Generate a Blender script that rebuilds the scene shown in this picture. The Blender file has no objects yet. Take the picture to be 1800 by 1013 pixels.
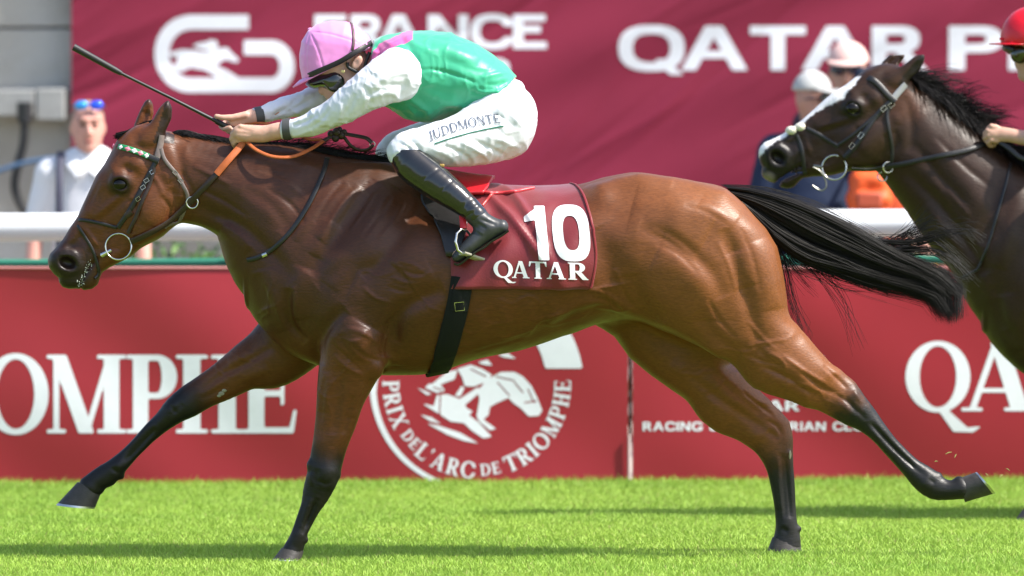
import bpy, math, random
import numpy as np
from mathutils import Vector, Matrix
from mathutils.bvhtree import BVHTree

random.seed(7); RNG = np.random.default_rng(7)
scene = bpy.context.scene
COL = scene.collection

# ------------------------------------------------------------------ camera
CAM_D, CAM_Z, AIM_Z, ROLL = 25.0, 1.605, 0.955, 0.0045
cam_data = bpy.data.cameras.new('camera')
cam = bpy.data.objects.new('camera', cam_data)
COL.objects.link(cam)
cam_data.sensor_width = 36.0
_dist = math.hypot(CAM_D, CAM_Z - AIM_Z)
cam_data.lens = 36.0 * 500.0 * _dist / 1800.0
cam_data.clip_end = 2000.0
cam_data.clip_start = 0.5
_f = Vector((0, CAM_D, AIM_Z - CAM_Z)).normalized()
_r = Vector((1, 0, 0)); _u = _r.cross(_f)
_r2 = _r * math.cos(ROLL) - _u * math.sin(ROLL)
_u2 = _r2.cross(_f)
_m = Matrix((_r2, _u2, -_f)).transposed().to_4x4()
_m.translation = Vector((0, -CAM_D, CAM_Z))
cam.matrix_world = _m
cam_data.dof.use_dof = True
cam_data.dof.focus_distance = CAM_D - 0.15
cam_data.dof.aperture_fstop = 2.8
scene.camera = cam

# ------------------------------------------------------------------ sky and sun
SUN_DIR = Vector((0.60, -0.20, 0.775)).normalized()
world = bpy.data.worlds.new('World'); scene.world = world; world.use_nodes = True
_nt = world.node_tree; _bg = _nt.nodes['Background']
_sky = _nt.nodes.new('ShaderNodeTexSky'); _sky.sky_type = 'NISHITA'; _sky.sun_disc = False
_sky.sun_elevation = math.asin(SUN_DIR.z)
_sky.sun_rotation = math.atan2(SUN_DIR.x, SUN_DIR.y)
_sky.air_density = 1.0; _sky.dust_density = 2.0; _sky.ozone_density = 1.0
_nt.links.new(_sky.outputs[0], _bg.inputs[0]); _bg.inputs[1].default_value = 0.15
_sl = bpy.data.lights.new('sun', 'SUN'); _sl.energy = 4.3; _sl.angle = math.radians(2.0)
_sl.color = (1.0, 0.955, 0.88)
sun = bpy.data.objects.new('sun', _sl); COL.objects.link(sun)
sun.rotation_euler = SUN_DIR.to_track_quat('Z', 'Y').to_euler()
sun.location = SUN_DIR * 30
scene.view_settings.view_transform = 'Standard'
scene.view_settings.look = 'None'
scene.view_settings.exposure = 0.92
scene.view_settings.gamma = 1.0
scene.render.engine = 'CYCLES'
scene.cycles.use_denoising = True
scene.cycles.max_bounces = 6
scene.cycles.transparent_max_bounces = 6

# ------------------------------------------------------------------ pixel <-> place
_ca, _sa = math.cos(ROLL), math.sin(ROLL)
def W2(px, py):
    """photo pixel -> (x, z) in the plane y = 0"""
    dx = (np.asarray(px, float) - 900.0) / 500.0; dy = (506.5 - np.asarray(py, float)) / 500.0
    return dx * _ca + dy * _sa, AIM_Z - dx * _sa + dy * _ca
def PX(x, z):
    x = np.asarray(x); z = np.asarray(z) - AIM_Z
    dx = x * _ca - z * _sa; dy = x * _sa + z * _ca
    return 900 + dx * 500, 506.5 - dy * 500
def P(px, py, y=0.0):
    """the point at depth y seen at a photo pixel"""
    x, z = W2(px, py); s = (CAM_D + y) / CAM_D
    return Vector((float(x) * s, y, CAM_Z + (float(z) - CAM_Z) * s))
def spline(pts, n):
    """Catmull-Rom through rows of pts (any width), n samples"""
    p = np.asarray(pts, float)
    if len(p) < 3:
        t = np.linspace(0, 1, n)[:, None]; return p[0] * (1 - t) + p[-1] * t
    seg = np.sqrt(((p[1:, :2] - p[:-1, :2]) ** 2).sum(1)) + 1e-6
    c = np.r_[0, np.cumsum(seg)]
    m = np.zeros_like(p)
    m[1:-1] = (p[2:] - p[:-2]) / (c[2:] - c[:-2])[:, None]
    m[0] = (p[1] - p[0]) / seg[0]; m[-1] = (p[-1] - p[-2]) / seg[-1]
    s = np.linspace(0, c[-1], n); i = np.clip(np.searchsorted(c, s, 'right') - 1, 0, len(p) - 2)
    h = seg[i][:, None]; t = ((s - c[i]) / seg[i])[:, None]
    return ((2*t**3 - 3*t**2 + 1) * p[i] + (t**3 - 2*t**2 + t) * h * m[i] +
            (-2*t**3 + 3*t**2) * p[i+1] + (t**3 - t**2) * h * m[i+1])

# ------------------------------------------------------------------ objects
def tag(o, label=None, cat=None, group=None, kind=None):
    if label: o['label'] = label
    if cat: o['category'] = cat
    if group: o['group'] = group
    if kind: o['kind'] = kind
    return o
def empty(name, loc=(0, 0, 0), **k):
    o = bpy.data.objects.new(name, None); COL.objects.link(o); o.location = loc
    o.empty_display_size = 0.1
    return tag(o, **k)
def mesh_np(name, V, quads=None, tris=None, smooth=True):
    me = bpy.data.meshes.new(name)
    V = np.asarray(V, np.float32)
    q = np.zeros((0, 4), np.int32) if quads is None else np.asarray(quads, np.int32).reshape(-1, 4)
    t = np.zeros((0, 3), np.int32) if tris is None else np.asarray(tris, np.int32).reshape(-1, 3)
    me.vertices.add(len(V)); me.vertices.foreach_set('co', V.ravel())
    me.loops.add(q.size + t.size); me.loops.foreach_set('vertex_index', np.r_[q.ravel(), t.ravel()].astype(np.int32))
    me.polygons.add(len(q) + len(t))
    me.polygons.foreach_set('loop_start', np.r_[np.arange(len(q)) * 4, q.size + np.arange(len(t)) * 3].astype(np.int32))
    me.update(calc_edges=True)
    me.polygons.foreach_set('use_smooth', np.full(len(q) + len(t), smooth))
    return me
def obj(name, me, mat=None, parent=None, **k):
    o = bpy.data.objects.new(name, me); COL.objects.link(o)
    if mat is not None: me.materials.append(mat)
    if parent is not None:
        o.parent = parent; o.matrix_parent_inverse = parent_matrix(parent).inverted()
    return tag(o, **k)
def parent_matrix(o):
    m = Matrix.LocRotScale(o.location, o.rotation_euler, o.scale)
    if o.parent: m = parent_matrix(o.parent) @ o.matrix_parent_inverse @ m
    return m
def set_color(me, rgb, name='Col'):
    a = me.color_attributes.new(name, 'FLOAT_COLOR', 'POINT')
    c = np.ones((len(rgb), 4), np.float32); c[:, :3] = rgb
    a.data.foreach_set('color', c.ravel())

class MB:
    """collects simple shapes into one mesh"""
    def __init__(s): s.v = []; s.f = []
    def add(s, v, f):
        b = len(s.v); s.v += [tuple(p) for p in v]; s.f += [tuple(i + b for i in q) for q in f]
    def box(s, c, d, rot=None):
        x, y, z = d[0] / 2, d[1] / 2, d[2] / 2
        v = [Vector(p) for p in ((-x,-y,-z),(x,-y,-z),(x,y,-z),(-x,y,-z),(-x,-y,z),(x,-y,z),(x,y,z),(-x,y,z))]
        if rot is not None: v = [rot @ p for p in v]
        s.add([p + Vector(c) for p in v], [(0,3,2,1),(4,5,6,7),(0,1,5,4),(1,2,6,5),(2,3,7,6),(3,0,4,7)])
    def tube(s, pts, r, n=8, closed=False):
        pts = [Vector(p) for p in pts]; N = len(pts)
        rr = r if hasattr(r, '__len__') else [r] * N
        ref = Vector((0, 1, 0)); v = []; f = []
        for i, p in enumerate(pts):
            t = (pts[(i + 1) % N] - pts[i - 1]) if closed else (pts[min(i + 1, N - 1)] - pts[max(i - 1, 0)])
            t.normalize()
            a = t.cross(ref)
            if a.length < 0.05: a = t.cross(Vector((1, 0, 0)))
            a.normalize(); b = t.cross(a)
            for k in range(n):
                an = 2 * math.pi * k / n
                v.append(p + (a * math.cos(an) + b * math.sin(an)) * rr[i])
        for i in range(N if closed else N - 1):
            j = (i + 1) % N
            for k in range(n):
                l = (k + 1) % n
                f.append((i*n+k, i*n+l, j*n+l, j*n+k))
        if not closed:
            f.append(tuple(range(n))[::-1]); f.append(tuple(range((N-1)*n, N*n)))
        s.add(v, f)
    def ribbon(s, pts, nrm, w, t):
        """flat strap: pts with surface normals, width w (scalar or list), thickness t"""
        pts = [Vector(p) for p in pts]; N = len(pts); v = []; f = []
        for i, p in enumerate(pts):
            ta = (pts[min(i + 1, N - 1)] - pts[max(i - 1, 0)]).normalized()
            n = Vector(nrm[i]); n = (n - ta * n.dot(ta)).normalized(); b = ta.cross(n)
            ww = (w[i] if hasattr(w, '__len__') else w) / 2
            e = min(t, ww) * 0.35
            v += [p - b*ww, p - b*ww + n*(t-e), p - b*(ww-e) + n*t, p + b*(ww-e) + n*t, p + b*ww + n*(t-e), p + b*ww]
        for i in range(N - 1):
            for k in range(6):
                l = (k + 1) % 6
                f.append((i*6+k, i*6+l, (i+1)*6+l, (i+1)*6+k))
        f.append((5,4,3,2,1,0)); f.append(tuple((N-1)*6 + k for k in range(6)))
        s.add(v, f)
    def ring(s, c, r, tr, nrm=(0, -1, 0), n=28, m=8, sx=1.0):
        n0 = Vector(nrm).normalized(); a = n0.cross(Vector((0, 0, 1))).normalized(); b = a.cross(n0)
        s.tube([Vector(c) + a * (r * sx * math.cos(2*math.pi*i/n)) + b * (r * math.sin(2*math.pi*i/n)) for i in range(n)], tr, m, True)
    def ball(s, c, r, nu=12, nv=8, rot=None):
        rx, ry, rz = r if hasattr(r, '__len__') else (r, r, r); v = []; f = []
        for j in range(nv + 1):
            th = math.pi * j / nv
            for i in range(nu):
                ph = 2 * math.pi * i / nu
                q = Vector((rx*math.sin(th)*math.cos(ph), ry*math.sin(th)*math.sin(ph), rz*math.cos(th)))
                if rot is not None: q = rot @ q
                v.append(q + Vector(c))
        for j in range(nv):
            for i in range(nu):
                k = (i + 1) % nu
                f.append((j*nu+i, (j+1)*nu+i, (j+1)*nu+k, j*nu+k))
        s.add(v, f)
    def build(s, name, mat=None, parent=None, smooth=True, bevel=0, **k):
        me = bpy.data.meshes.new(name); me.from_pydata(s.v, [], s.f); me.validate(); me.update()
        me.polygons.foreach_set('use_smooth', [smooth] * len(me.polygons))
        if smooth:
            try: me.set_sharp_from_angle(angle=math.radians(50))
            except Exception: pass
        o = obj(name, me, mat, parent, **k)
        if bevel:
            b = o.modifiers.new('bevel', 'BEVEL'); b.width = bevel; b.segments = 2; b.limit_method = 'ANGLE'
        return o

# ------------------------------------------------------------------ sculpting: a distance field on a grid
def poly_sd(poly, X, Z):
    """signed distance to a closed polygon, X and Z broadcastable"""
    p = np.asarray(poly, float); d = np.full(np.broadcast(X, Z).shape, 1e9); ins = np.zeros(d.shape, bool)
    for i in range(len(p)):
        a, b = p[i], p[(i + 1) % len(p)]; e = b - a
        t = np.clip(((X - a[0]) * e[0] + (Z - a[1]) * e[1]) / (e @ e + 1e-12), 0, 1)
        d = np.minimum(d, (X - a[0] - t * e[0]) ** 2 + (Z - a[1] - t * e[1]) ** 2)
        if abs(e[1]) > 1e-12:
            c = ((a[1] > Z) != (b[1] > Z)) & (X < e[0] * (Z - a[1]) / e[1] + a[0])
            ins ^= c
    d = np.sqrt(d)
    return np.where(ins, -d, d)

class Field:
    def __init__(s, lo, hi, h):
        s.lo = np.asarray(lo, float); s.h = h
        s.n = np.ceil((np.asarray(hi, float) - s.lo) / h).astype(int) + 1
        s.D = np.full(s.n, 1.0, np.float32)
    def win(s, lo, hi):
        a = np.clip(np.floor((np.asarray(lo) - s.lo) / s.h).astype(int), 0, s.n)
        b = np.clip(np.ceil((np.asarray(hi) - s.lo) / s.h).astype(int) + 1, 0, s.n)
        sl = tuple(slice(i, j) for i, j in zip(a, b))
        g = [(s.lo[k] + s.h * np.arange(a[k], b[k])).astype(np.float32) for k in range(3)]
        return sl, g[0][:, None, None], g[1][None, :, None], g[2][None, None, :]
    def union(s, sl, d, k):
        a = s.D[sl]
        if a.size == 0: return
        if k > 0:
            m = np.maximum(k - np.abs(a - d), 0) / k
            s.D[sl] = np.minimum(a, d) - m * m * k * 0.25
        else: s.D[sl] = np.minimum(a, d)
    def carve(s, sl, d, k):
        a = s.D[sl]
        if a.size == 0: return
        d = -d; m = np.maximum(k - np.abs(a - d), 0) / max(k, 1e-6)
        s.D[sl] = np.maximum(a, d) + m * m * k * 0.25
    def tube(s, pts, r, ry=None, k=0.02, n=None, p=2.0, carve=False):
        """chain of tapered segments; r radii in the xz plane, ry half thickness along y"""
        ry = r if ry is None else ry
        a = np.c_[np.asarray(pts, float), np.asarray(r, float), np.asarray(ry, float)]
        if n:  # resample on a smooth curve through xz
            a = spline(a[:, [0, 2, 1, 3, 4]], n)[:, [0, 2, 1, 3, 4]]
        pad = max(a[:, 3].max(), a[:, 4].max()) + k
        lo = a[:, :3].min(0) - pad; hi = a[:, :3].max(0) + pad
        sl, X, Y, Z = s.win(lo, hi)
        part = np.full(s.D[sl].shape, 1.0, np.float32)
        off = np.array([q.start for q in sl])
        for i in range(len(a) - 1):
            A, B = a[i], a[i + 1]
            q = max(A[3], B[3], A[4], B[4]) + k
            w, x, y, z = s.win(np.minimum(A[:3], B[:3]) - q, np.maximum(A[:3], B[:3]) + q)
            if 0 in s.D[w].shape: continue
            e = B[:3] - A[:3]
            t = np.clip(((x - A[0]) * e[0] + (y - A[1]) * e[1] + (z - A[2]) * e[2]) / (e @ e + 1e-12), 0, 1)
            rr = A[3] + t * (B[3] - A[3]); rk = rr / (A[4] + t * (B[4] - A[4]))
            dxz = np.sqrt((x - A[0] - t * e[0]) ** 2 + (z - A[2] - t * e[2]) ** 2)
            dy = np.abs(y - A[1] - t * e[1]) * rk
            if p == 2.0: d = np.sqrt(dxz * dxz + dy * dy) - rr
            else: d = (dxz ** p + dy ** p + 1e-12) ** (1 / p) - rr
            ww = tuple(slice(q_.start - o, q_.stop - o) for q_, o in zip(w, off))
            part[ww] = np.minimum(part[ww], d)
        (s.carve if carve else s.union)(sl, part, k)
    def inflate(s, poly, R, wfun, k=0.02, yc=0.0, p=2.0, ypad=0.4, blur=0):
        """a closed outline in xz given thickness: rounded over distance R from the outline"""
        pl = np.asarray(poly, float); q = 0.04 + k
        sl, X, Y, Z = s.win((pl[:, 0].min() - q, yc - ypad, pl[:, 1].min() - q), (pl[:, 0].max() + q, yc + ypad, pl[:, 1].max() + q))
        X2, Z2 = X[:, 0, :], Z[0, :, :].reshape(1, -1)
        d2 = poly_sd(pl, X2, Z2).astype(np.float32)
        w = wfun(X2 + 0 * Z2, Z2 + 0 * X2).astype(np.float32) if callable(wfun) else np.full(d2.shape, wfun, np.float32)
        Rm = R(X2 + 0 * Z2, Z2 + 0 * X2).astype(np.float32) if callable(R) else np.full(d2.shape, R, np.float32)
        a = np.maximum(Rm + d2, 0)
        if blur:  # soften the ridge lines of the outline distance
            kk = np.ones(2 * blur + 1) / (2 * blur + 1); wgt = smoothstep(0.0, .03, -d2); sm = a.astype(float)
            for _ in range(3):
                for ax in (0, 1):
                    pd = [(0, 0), (0, 0)]; pd[ax] = (blur, blur); sm = np.apply_along_axis(lambda r_: np.convolve(r_, kk, 'valid'), ax, np.pad(sm, pd, mode='edge'))
            a = a * (1 - wgt) + sm * wgt
        a = a.astype(np.float32)[:, None, :]; b = np.abs(Y - yc) * (Rm / w)[:, None, :]
        d = (a ** p + b ** p + 1e-12) ** (1 / p) - Rm[:, None, :]
        s.union(sl, d * np.minimum(1.0, (w / Rm))[:, None, :], k)
    def blob(s, c, r, k=0.02, rot=0.0, carve=False):
        """ellipsoid, rot turns it in the xz plane"""
        q = max(r) + k
        sl, X, Y, Z = s.win(np.asarray(c) - q, np.asarray(c) + q)
        x, y, z = X - c[0], Y - c[1], Z - c[2]
        cr, sr = math.cos(rot), math.sin(rot)
        u, v = x * cr + z * sr, -x * sr + z * cr
        d = (np.sqrt((u / r[0]) ** 2 + (y / r[1]) ** 2 + (v / r[2]) ** 2) - 1) * min(r)
        (s.carve if carve else s.union)(sl, d, k)
    def cut(s, a, b):
        """remove everything to the right of the pixel line a -> b (a plane along y)"""
        (x0, z0), (x1, z1) = W2(*a), W2(*b); ex, ez = x1 - x0, z1 - z0; L = math.hypot(ex, ez)
        _, X, Y, Z = s.win(s.lo - 1, s.lo + s.h * s.n + 1)
        s.D = np.maximum(s.D, (((X - x0) * ez - (Z - z0) * ex) / L).astype(np.float32))
    def mesh(s, smooth=2):
        D, h = s.D, s.h
        D[0] = D[-1] = 1; D[:, 0] = D[:, -1] = 1; D[:, :, 0] = D[:, :, -1] = 1
        I = D < 0; n = s.n - 1
        c = np.zeros(n, np.uint8)
        for i in (0, 1):
            for j in (0, 1):
                for k in (0, 1): c += I[i:i+n[0], j:j+n[1], k:k+n[2]]
        idx = np.argwhere((c > 0) & (c < 8)); del c
        acc = np.zeros((len(idx), 3), np.float32); cnt = np.zeros(len(idx), np.float32)
        cor = [(i, j, k) for i in (0, 1) for j in (0, 1) for k in (0, 1)]
        val = {q: D[idx[:, 0]+q[0], idx[:, 1]+q[1], idx[:, 2]+q[2]] for q in cor}
        for q in cor:
            for ax in range(3):
                if q[ax]: continue
                r = list(q); r[ax] = 1; r = tuple(r)
                a, b = val[q], val[r]; m = (a < 0) != (b < 0)
                t = np.where(m, a / np.where(m, a - b, 1), 0)
                pt = np.tile(np.float32(q), (len(idx), 1)); pt[:, ax] = t
                acc[m] += pt[m]; cnt[m] += 1
        V = s.lo + h * (idx + acc / cnt[:, None])
        vm = np.full(n, -1, np.int32); vm[idx[:, 0], idx[:, 1], idx[:, 2]] = np.arange(len(idx))
        Q = []
        for ax in range(3):
            u, v = [(1, 2), (2, 0), (0, 1)][ax]
            a = [slice(None)] * 3; b = [slice(None)] * 3; a[ax] = slice(0, -1); b[ax] = slice(1, None)
            e = np.argwhere(I[tuple(a)] != I[tuple(b)])
            e = e[(e[:, u] > 0) & (e[:, v] > 0)]
            ins = I[e[:, 0], e[:, 1], e[:, 2]]
            def g(du, dv):
                w = e.copy(); w[:, u] += du; w[:, v] += dv
                return vm[w[:, 0], w[:, 1], w[:, 2]]
            q = np.c_[g(-1, -1), g(0, -1), g(0, 0), g(-1, 0)]
            Q.append(np.where(ins[:, None], q, q[:, ::-1]))
        Q = np.concatenate(Q)
        # keep the largest connected piece(s) as they are; smooth without shrinking
        for it in range(smooth):
            for lam in (0.5, -0.52): V = V + lam * (neighbour_mean(V, Q) - V)
        return V, Q
def neighbour_mean(V, Q):
    S = np.zeros_like(V); n = np.zeros(len(V))
    for a, b in ((0, 1), (1, 2), (2, 3), (3, 0)):
        for c in range(3):
            S[:, c] += np.bincount(Q[:, a], V[Q[:, b], c], len(V)) + np.bincount(Q[:, b], V[Q[:, a], c], len(V))
        n += np.bincount(Q[:, a], minlength=len(V)) + np.bincount(Q[:, b], minlength=len(V))
    return S / np.maximum(n, 1)[:, None]
def normals(V, Q):
    fn = np.cross(V[Q[:, 2]] - V[Q[:, 0]], V[Q[:, 3]] - V[Q[:, 1]])
    N = np.zeros_like(V)
    for k in range(4):
        for c in range(3): N[:, c] += np.bincount(Q[:, k], fn[:, c], len(V))
    return N / (np.linalg.norm(N, axis=1, keepdims=True) + 1e-12)
def seg_field(pts, px, py):
    """distance to a pixel polyline and the position 0..1 along it"""
    p = np.asarray(pts, float); best = np.full(px.shape, 1e9); pos = np.zeros(px.shape)
    L = np.r_[0, np.cumsum(np.hypot(*(p[1:] - p[:-1]).T))]
    for i in range(len(p) - 1):
        e = p[i + 1] - p[i]
        t = np.clip(((px - p[i, 0]) * e[0] + (py - p[i, 1]) * e[1]) / (e @ e + 1e-9), 0, 1)
        d = np.hypot(px - p[i, 0] - t * e[0], py - p[i, 1] - t * e[1])
        m = d < best; best = np.where(m, d, best); pos = np.where(m, (L[i] + t * (L[i+1] - L[i])) / L[-1], pos)
    return best, pos
def relief(strokes, px, py):
    """strokes: (pixel polyline, sigma px, height mm) - carved or raised lines tapering to their ends"""
    R = np.zeros(px.shape)
    for pts, sg, amp in strokes:
        p = np.asarray(pts, float)
        m = (px > p[:, 0].min() - 3*sg) & (px < p[:, 0].max() + 3*sg) & (py > p[:, 1].min() - 3*sg) & (py < p[:, 1].max() + 3*sg)
        if not m.any(): continue
        if len(p) > 2: p = spline(p, 4 * len(p))
        if len(p) == 1: d, t = np.hypot(px[m] - p[0, 0], py[m] - p[0, 1]), 0.5
        else: d, t = seg_field(p, px[m], py[m])
        R[m] += amp * 0.001 * np.exp(-0.5 * (d / sg) ** 2) * (np.clip(4 * t * (1 - t), 0, 1) ** 0.5 if len(p) > 1 else 1)
    return R
def vnoise(P3, scale, seed=0):
    """smooth value noise at points (n,3)"""
    q = P3 / scale + seed * 17.31; i = np.floor(q).astype(np.int64); f = q - i; f = f * f * (3 - 2 * f)
    def hsh(a, b, c):
        n = (a * 374761393 + b * 668265263 + c * 2147483647 + seed * 1274126177) & 0xffffffff
        n = ((n ^ (n >> 13)) * 1274126177) & 0xffffffff
        return ((n ^ (n >> 16)) & 0xffff) / 65535.0
    r = 0
    for a in (0, 1):
        for b in (0, 1):
            for c in (0, 1):
                w = (f[:, 0] if a else 1 - f[:, 0]) * (f[:, 1] if b else 1 - f[:, 1]) * (f[:, 2] if c else 1 - f[:, 2])
                r = r + w * hsh(i[:, 0] + a, i[:, 1] + b, i[:, 2] + c)
    return r * 2 - 1
def smoothstep(a, b, x):
    t = np.clip((x - a) / (b - a), 0, 1); return t * t * (3 - 2 * t)
def pieces(pts, idw=2.0, soft=260.0):
    """interpolates scattered (px, py, value) samples over the xz plane"""
    a = np.asarray(pts, float)
    def f(X, Z):
        px, py = PX(X, Z); num = 0; den = 0
        for x, y, v in a:
            w = 1.0 / ((px - x) ** 2 + (py - y) ** 2 + soft) ** (idw / 2 + 0.5)
            num = num + w * v; den = den + w
        return num / den
    return f

# ------------------------------------------------------------------ materials
def mat(name, color, rough=0.5, spec=0.5, metal=0.0, sheen=0.0, coat=0.0, attr=None, var=0.0, vscale=20.0, bump=0.0, bscale=200.0,
        bstretch=(1, 1, 1), trans=0.0, vcol=None, sheen_tint=(1, 1, 1), rvar=0.0, detail=3.0, sss=0.0, grain=0.0, crease=0.0, cscale=16.0):
    m = bpy.data.materials.new(name); m.use_nodes = True; nt = m.node_tree; b = nt.nodes['Principled BSDF']
    b.inputs['Base Color'].default_value = (*color, 1); b.inputs['Roughness'].default_value = rough
    b.inputs['Specular IOR Level'].default_value = spec; b.inputs['Metallic'].default_value = metal
    b.inputs['Sheen Weight'].default_value = sheen; b.inputs['Sheen Tint'].default_value = (*sheen_tint, 1)
    b.inputs['Coat Weight'].default_value = coat; b.inputs['Coat Roughness'].default_value = 0.08
    if sss:
        b.inputs['Subsurface Weight'].default_value = sss; b.inputs['Subsurface Radius'].default_value = (0.012, 0.005, 0.003)
        b.inputs['Subsurface Scale'].default_value = 1.0
    if trans: b.inputs['Transmission Weight'].default_value = trans
    tc = nt.nodes.new('ShaderNodeTexCoord'); mp = nt.nodes.new('ShaderNodeMapping'); mp.inputs['Scale'].default_value = bstretch
    nt.links.new(tc.outputs['Object'], mp.inputs['Vector'])
    src = None
    if attr:
        at = nt.nodes.new('ShaderNodeAttribute'); at.attribute_name = attr; src = at.outputs['Color']
    if var or vcol:
        nz = nt.nodes.new('ShaderNodeTexNoise'); nz.inputs['Scale'].default_value = vscale; nz.inputs['Detail'].default_value = detail
        nt.links.new(tc.outputs['Object'], nz.inputs['Vector'])
        mx = nt.nodes.new('ShaderNodeMix'); mx.data_type = 'RGBA'
        if vcol:
            rp = nt.nodes.new('ShaderNodeMapRange'); rp.inputs[1].default_value = 0.35; rp.inputs[2].default_value = 0.65
            nt.links.new(nz.outputs['Fac'], rp.inputs[0]); nt.links.new(rp.outputs[0], mx.inputs['Factor'])
            mx.inputs['B'].default_value = (*vcol, 1)
            if src: nt.links.new(src, mx.inputs['A'])
            else: mx.inputs['A'].default_value = (*color, 1)
        else:
            mx.blend_type = 'MULTIPLY'; mx.inputs['Factor'].default_value = 1.0
            rp = nt.nodes.new('ShaderNodeMapRange'); rp.inputs[1].default_value = 0.25; rp.inputs[2].default_value = 0.75
            rp.inputs[3].default_value = 1 - var; rp.inputs[4].default_value = 1 + var
            nt.links.new(nz.outputs['Fac'], rp.inputs[0])
            if src: nt.links.new(src, mx.inputs['A'])
            else: mx.inputs['A'].default_value = (*color, 1)
            nt.links.new(rp.outputs[0], mx.inputs['B'])
        src = mx.outputs['Result']
    if grain:
        ng = nt.nodes.new('ShaderNodeTexNoise'); ng.inputs['Scale'].default_value = bscale; ng.inputs['Detail'].default_value = 4
        nt.links.new(mp.outputs['Vector'], ng.inputs['Vector'])
        rg = nt.nodes.new('ShaderNodeMapRange'); rg.inputs[1].default_value = 0.3; rg.inputs[2].default_value = 0.7; rg.inputs[3].default_value = 1 - grain; rg.inputs[4].default_value = 1 + grain
        nt.links.new(ng.outputs['Fac'], rg.inputs[0])
        mg = nt.nodes.new('ShaderNodeMix'); mg.data_type = 'RGBA'; mg.blend_type = 'MULTIPLY'; mg.inputs['Factor'].default_value = 1.0
        if src: nt.links.new(src, mg.inputs['A'])
        else: mg.inputs['A'].default_value = (*color, 1)
        nt.links.new(rg.outputs[0], mg.inputs['B']); src = mg.outputs['Result']
    if src: nt.links.new(src, b.inputs['Base Color'])
    if rvar:
        n2 = nt.nodes.new('ShaderNodeTexNoise'); n2.inputs['Scale'].default_value = vscale * 2.3
        nt.links.new(tc.outputs['Object'], n2.inputs['Vector'])
        r2 = nt.nodes.new('ShaderNodeMapRange'); r2.inputs[3].default_value = max(rough - rvar, 0.02); r2.inputs[4].default_value = rough + rvar
        nt.links.new(n2.outputs['Fac'], r2.inputs[0]); nt.links.new(r2.outputs[0], b.inputs['Roughness'])
    if bump:
        n3 = nt.nodes.new('ShaderNodeTexNoise'); n3.inputs['Scale'].default_value = bscale; n3.inputs['Detail'].default_value = detail
        nt.links.new(mp.outputs['Vector'], n3.inputs['Vector'])
        bp = nt.nodes.new('ShaderNodeBump'); bp.inputs['Strength'].default_value = 1.0; bp.inputs['Distance'].default_value = bump
        nt.links.new(n3.outputs['Fac'], bp.inputs['Height']); nt.links.new(bp.outputs['Normal'], b.inputs['Normal'])
        if crease:
            n4 = nt.nodes.new('ShaderNodeTexNoise'); n4.noise_type = 'RIDGED_MULTIFRACTAL'; n4.inputs['Scale'].default_value = cscale; n4.inputs['Detail'].default_value = 2.0; n4.inputs['Distortion'].default_value = .6
            nt.links.new(mp.outputs['Vector'], n4.inputs['Vector']); b4 = nt.nodes.new('ShaderNodeBump'); b4.inputs['Strength'].default_value = 1.0; b4.inputs['Distance'].default_value = crease
            nt.links.new(n4.outputs['Fac'], b4.inputs['Height']); nt.links.new(b4.outputs['Normal'], bp.inputs['Normal'])
    return m
# ================================================================== the bay racehorse
def XZ(pts): return [tuple(float(c) for c in W2(a, b)) for a, b in pts]
def pairs(rows, k_y=None):
    """rows: (ax, ay, bx, by, y, half thickness m) two edge pixels -> centres, radii, thickness"""
    C, r, t = [], [], []
    for ax, ay, bx, by, y, w in rows:
        s = (CAM_D + y) / CAM_D; c = P((ax + bx) / 2, (ay + by) / 2, y)
        rr = math.hypot(ax - bx, ay - by) / 1000.0 * s
        C.append(tuple(c)); r.append(rr * (.945 if rr < .042 else 1.0)); t.append(w)
    return C, r, t
TRUNK = [(438,470,535,.05),(452,430,562,.10),(480,385,598,.155),(520,345,628,.20),(580,312,648,.245),(640,294,657,.27),(690,296,660,.285),(760,310,656,.30),
         (840,324,631,.31),(920,330,614,.315),(1000,327,588,.315),(1067,311,566,.30),(1123,303,566,.295),(1175,310,585,.29),
         (1223,319,600,.275),(1275,331,590,.235),(1312,366,580,.18),(1340,410,560,.12),(1360,452,540,.07)]
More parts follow.
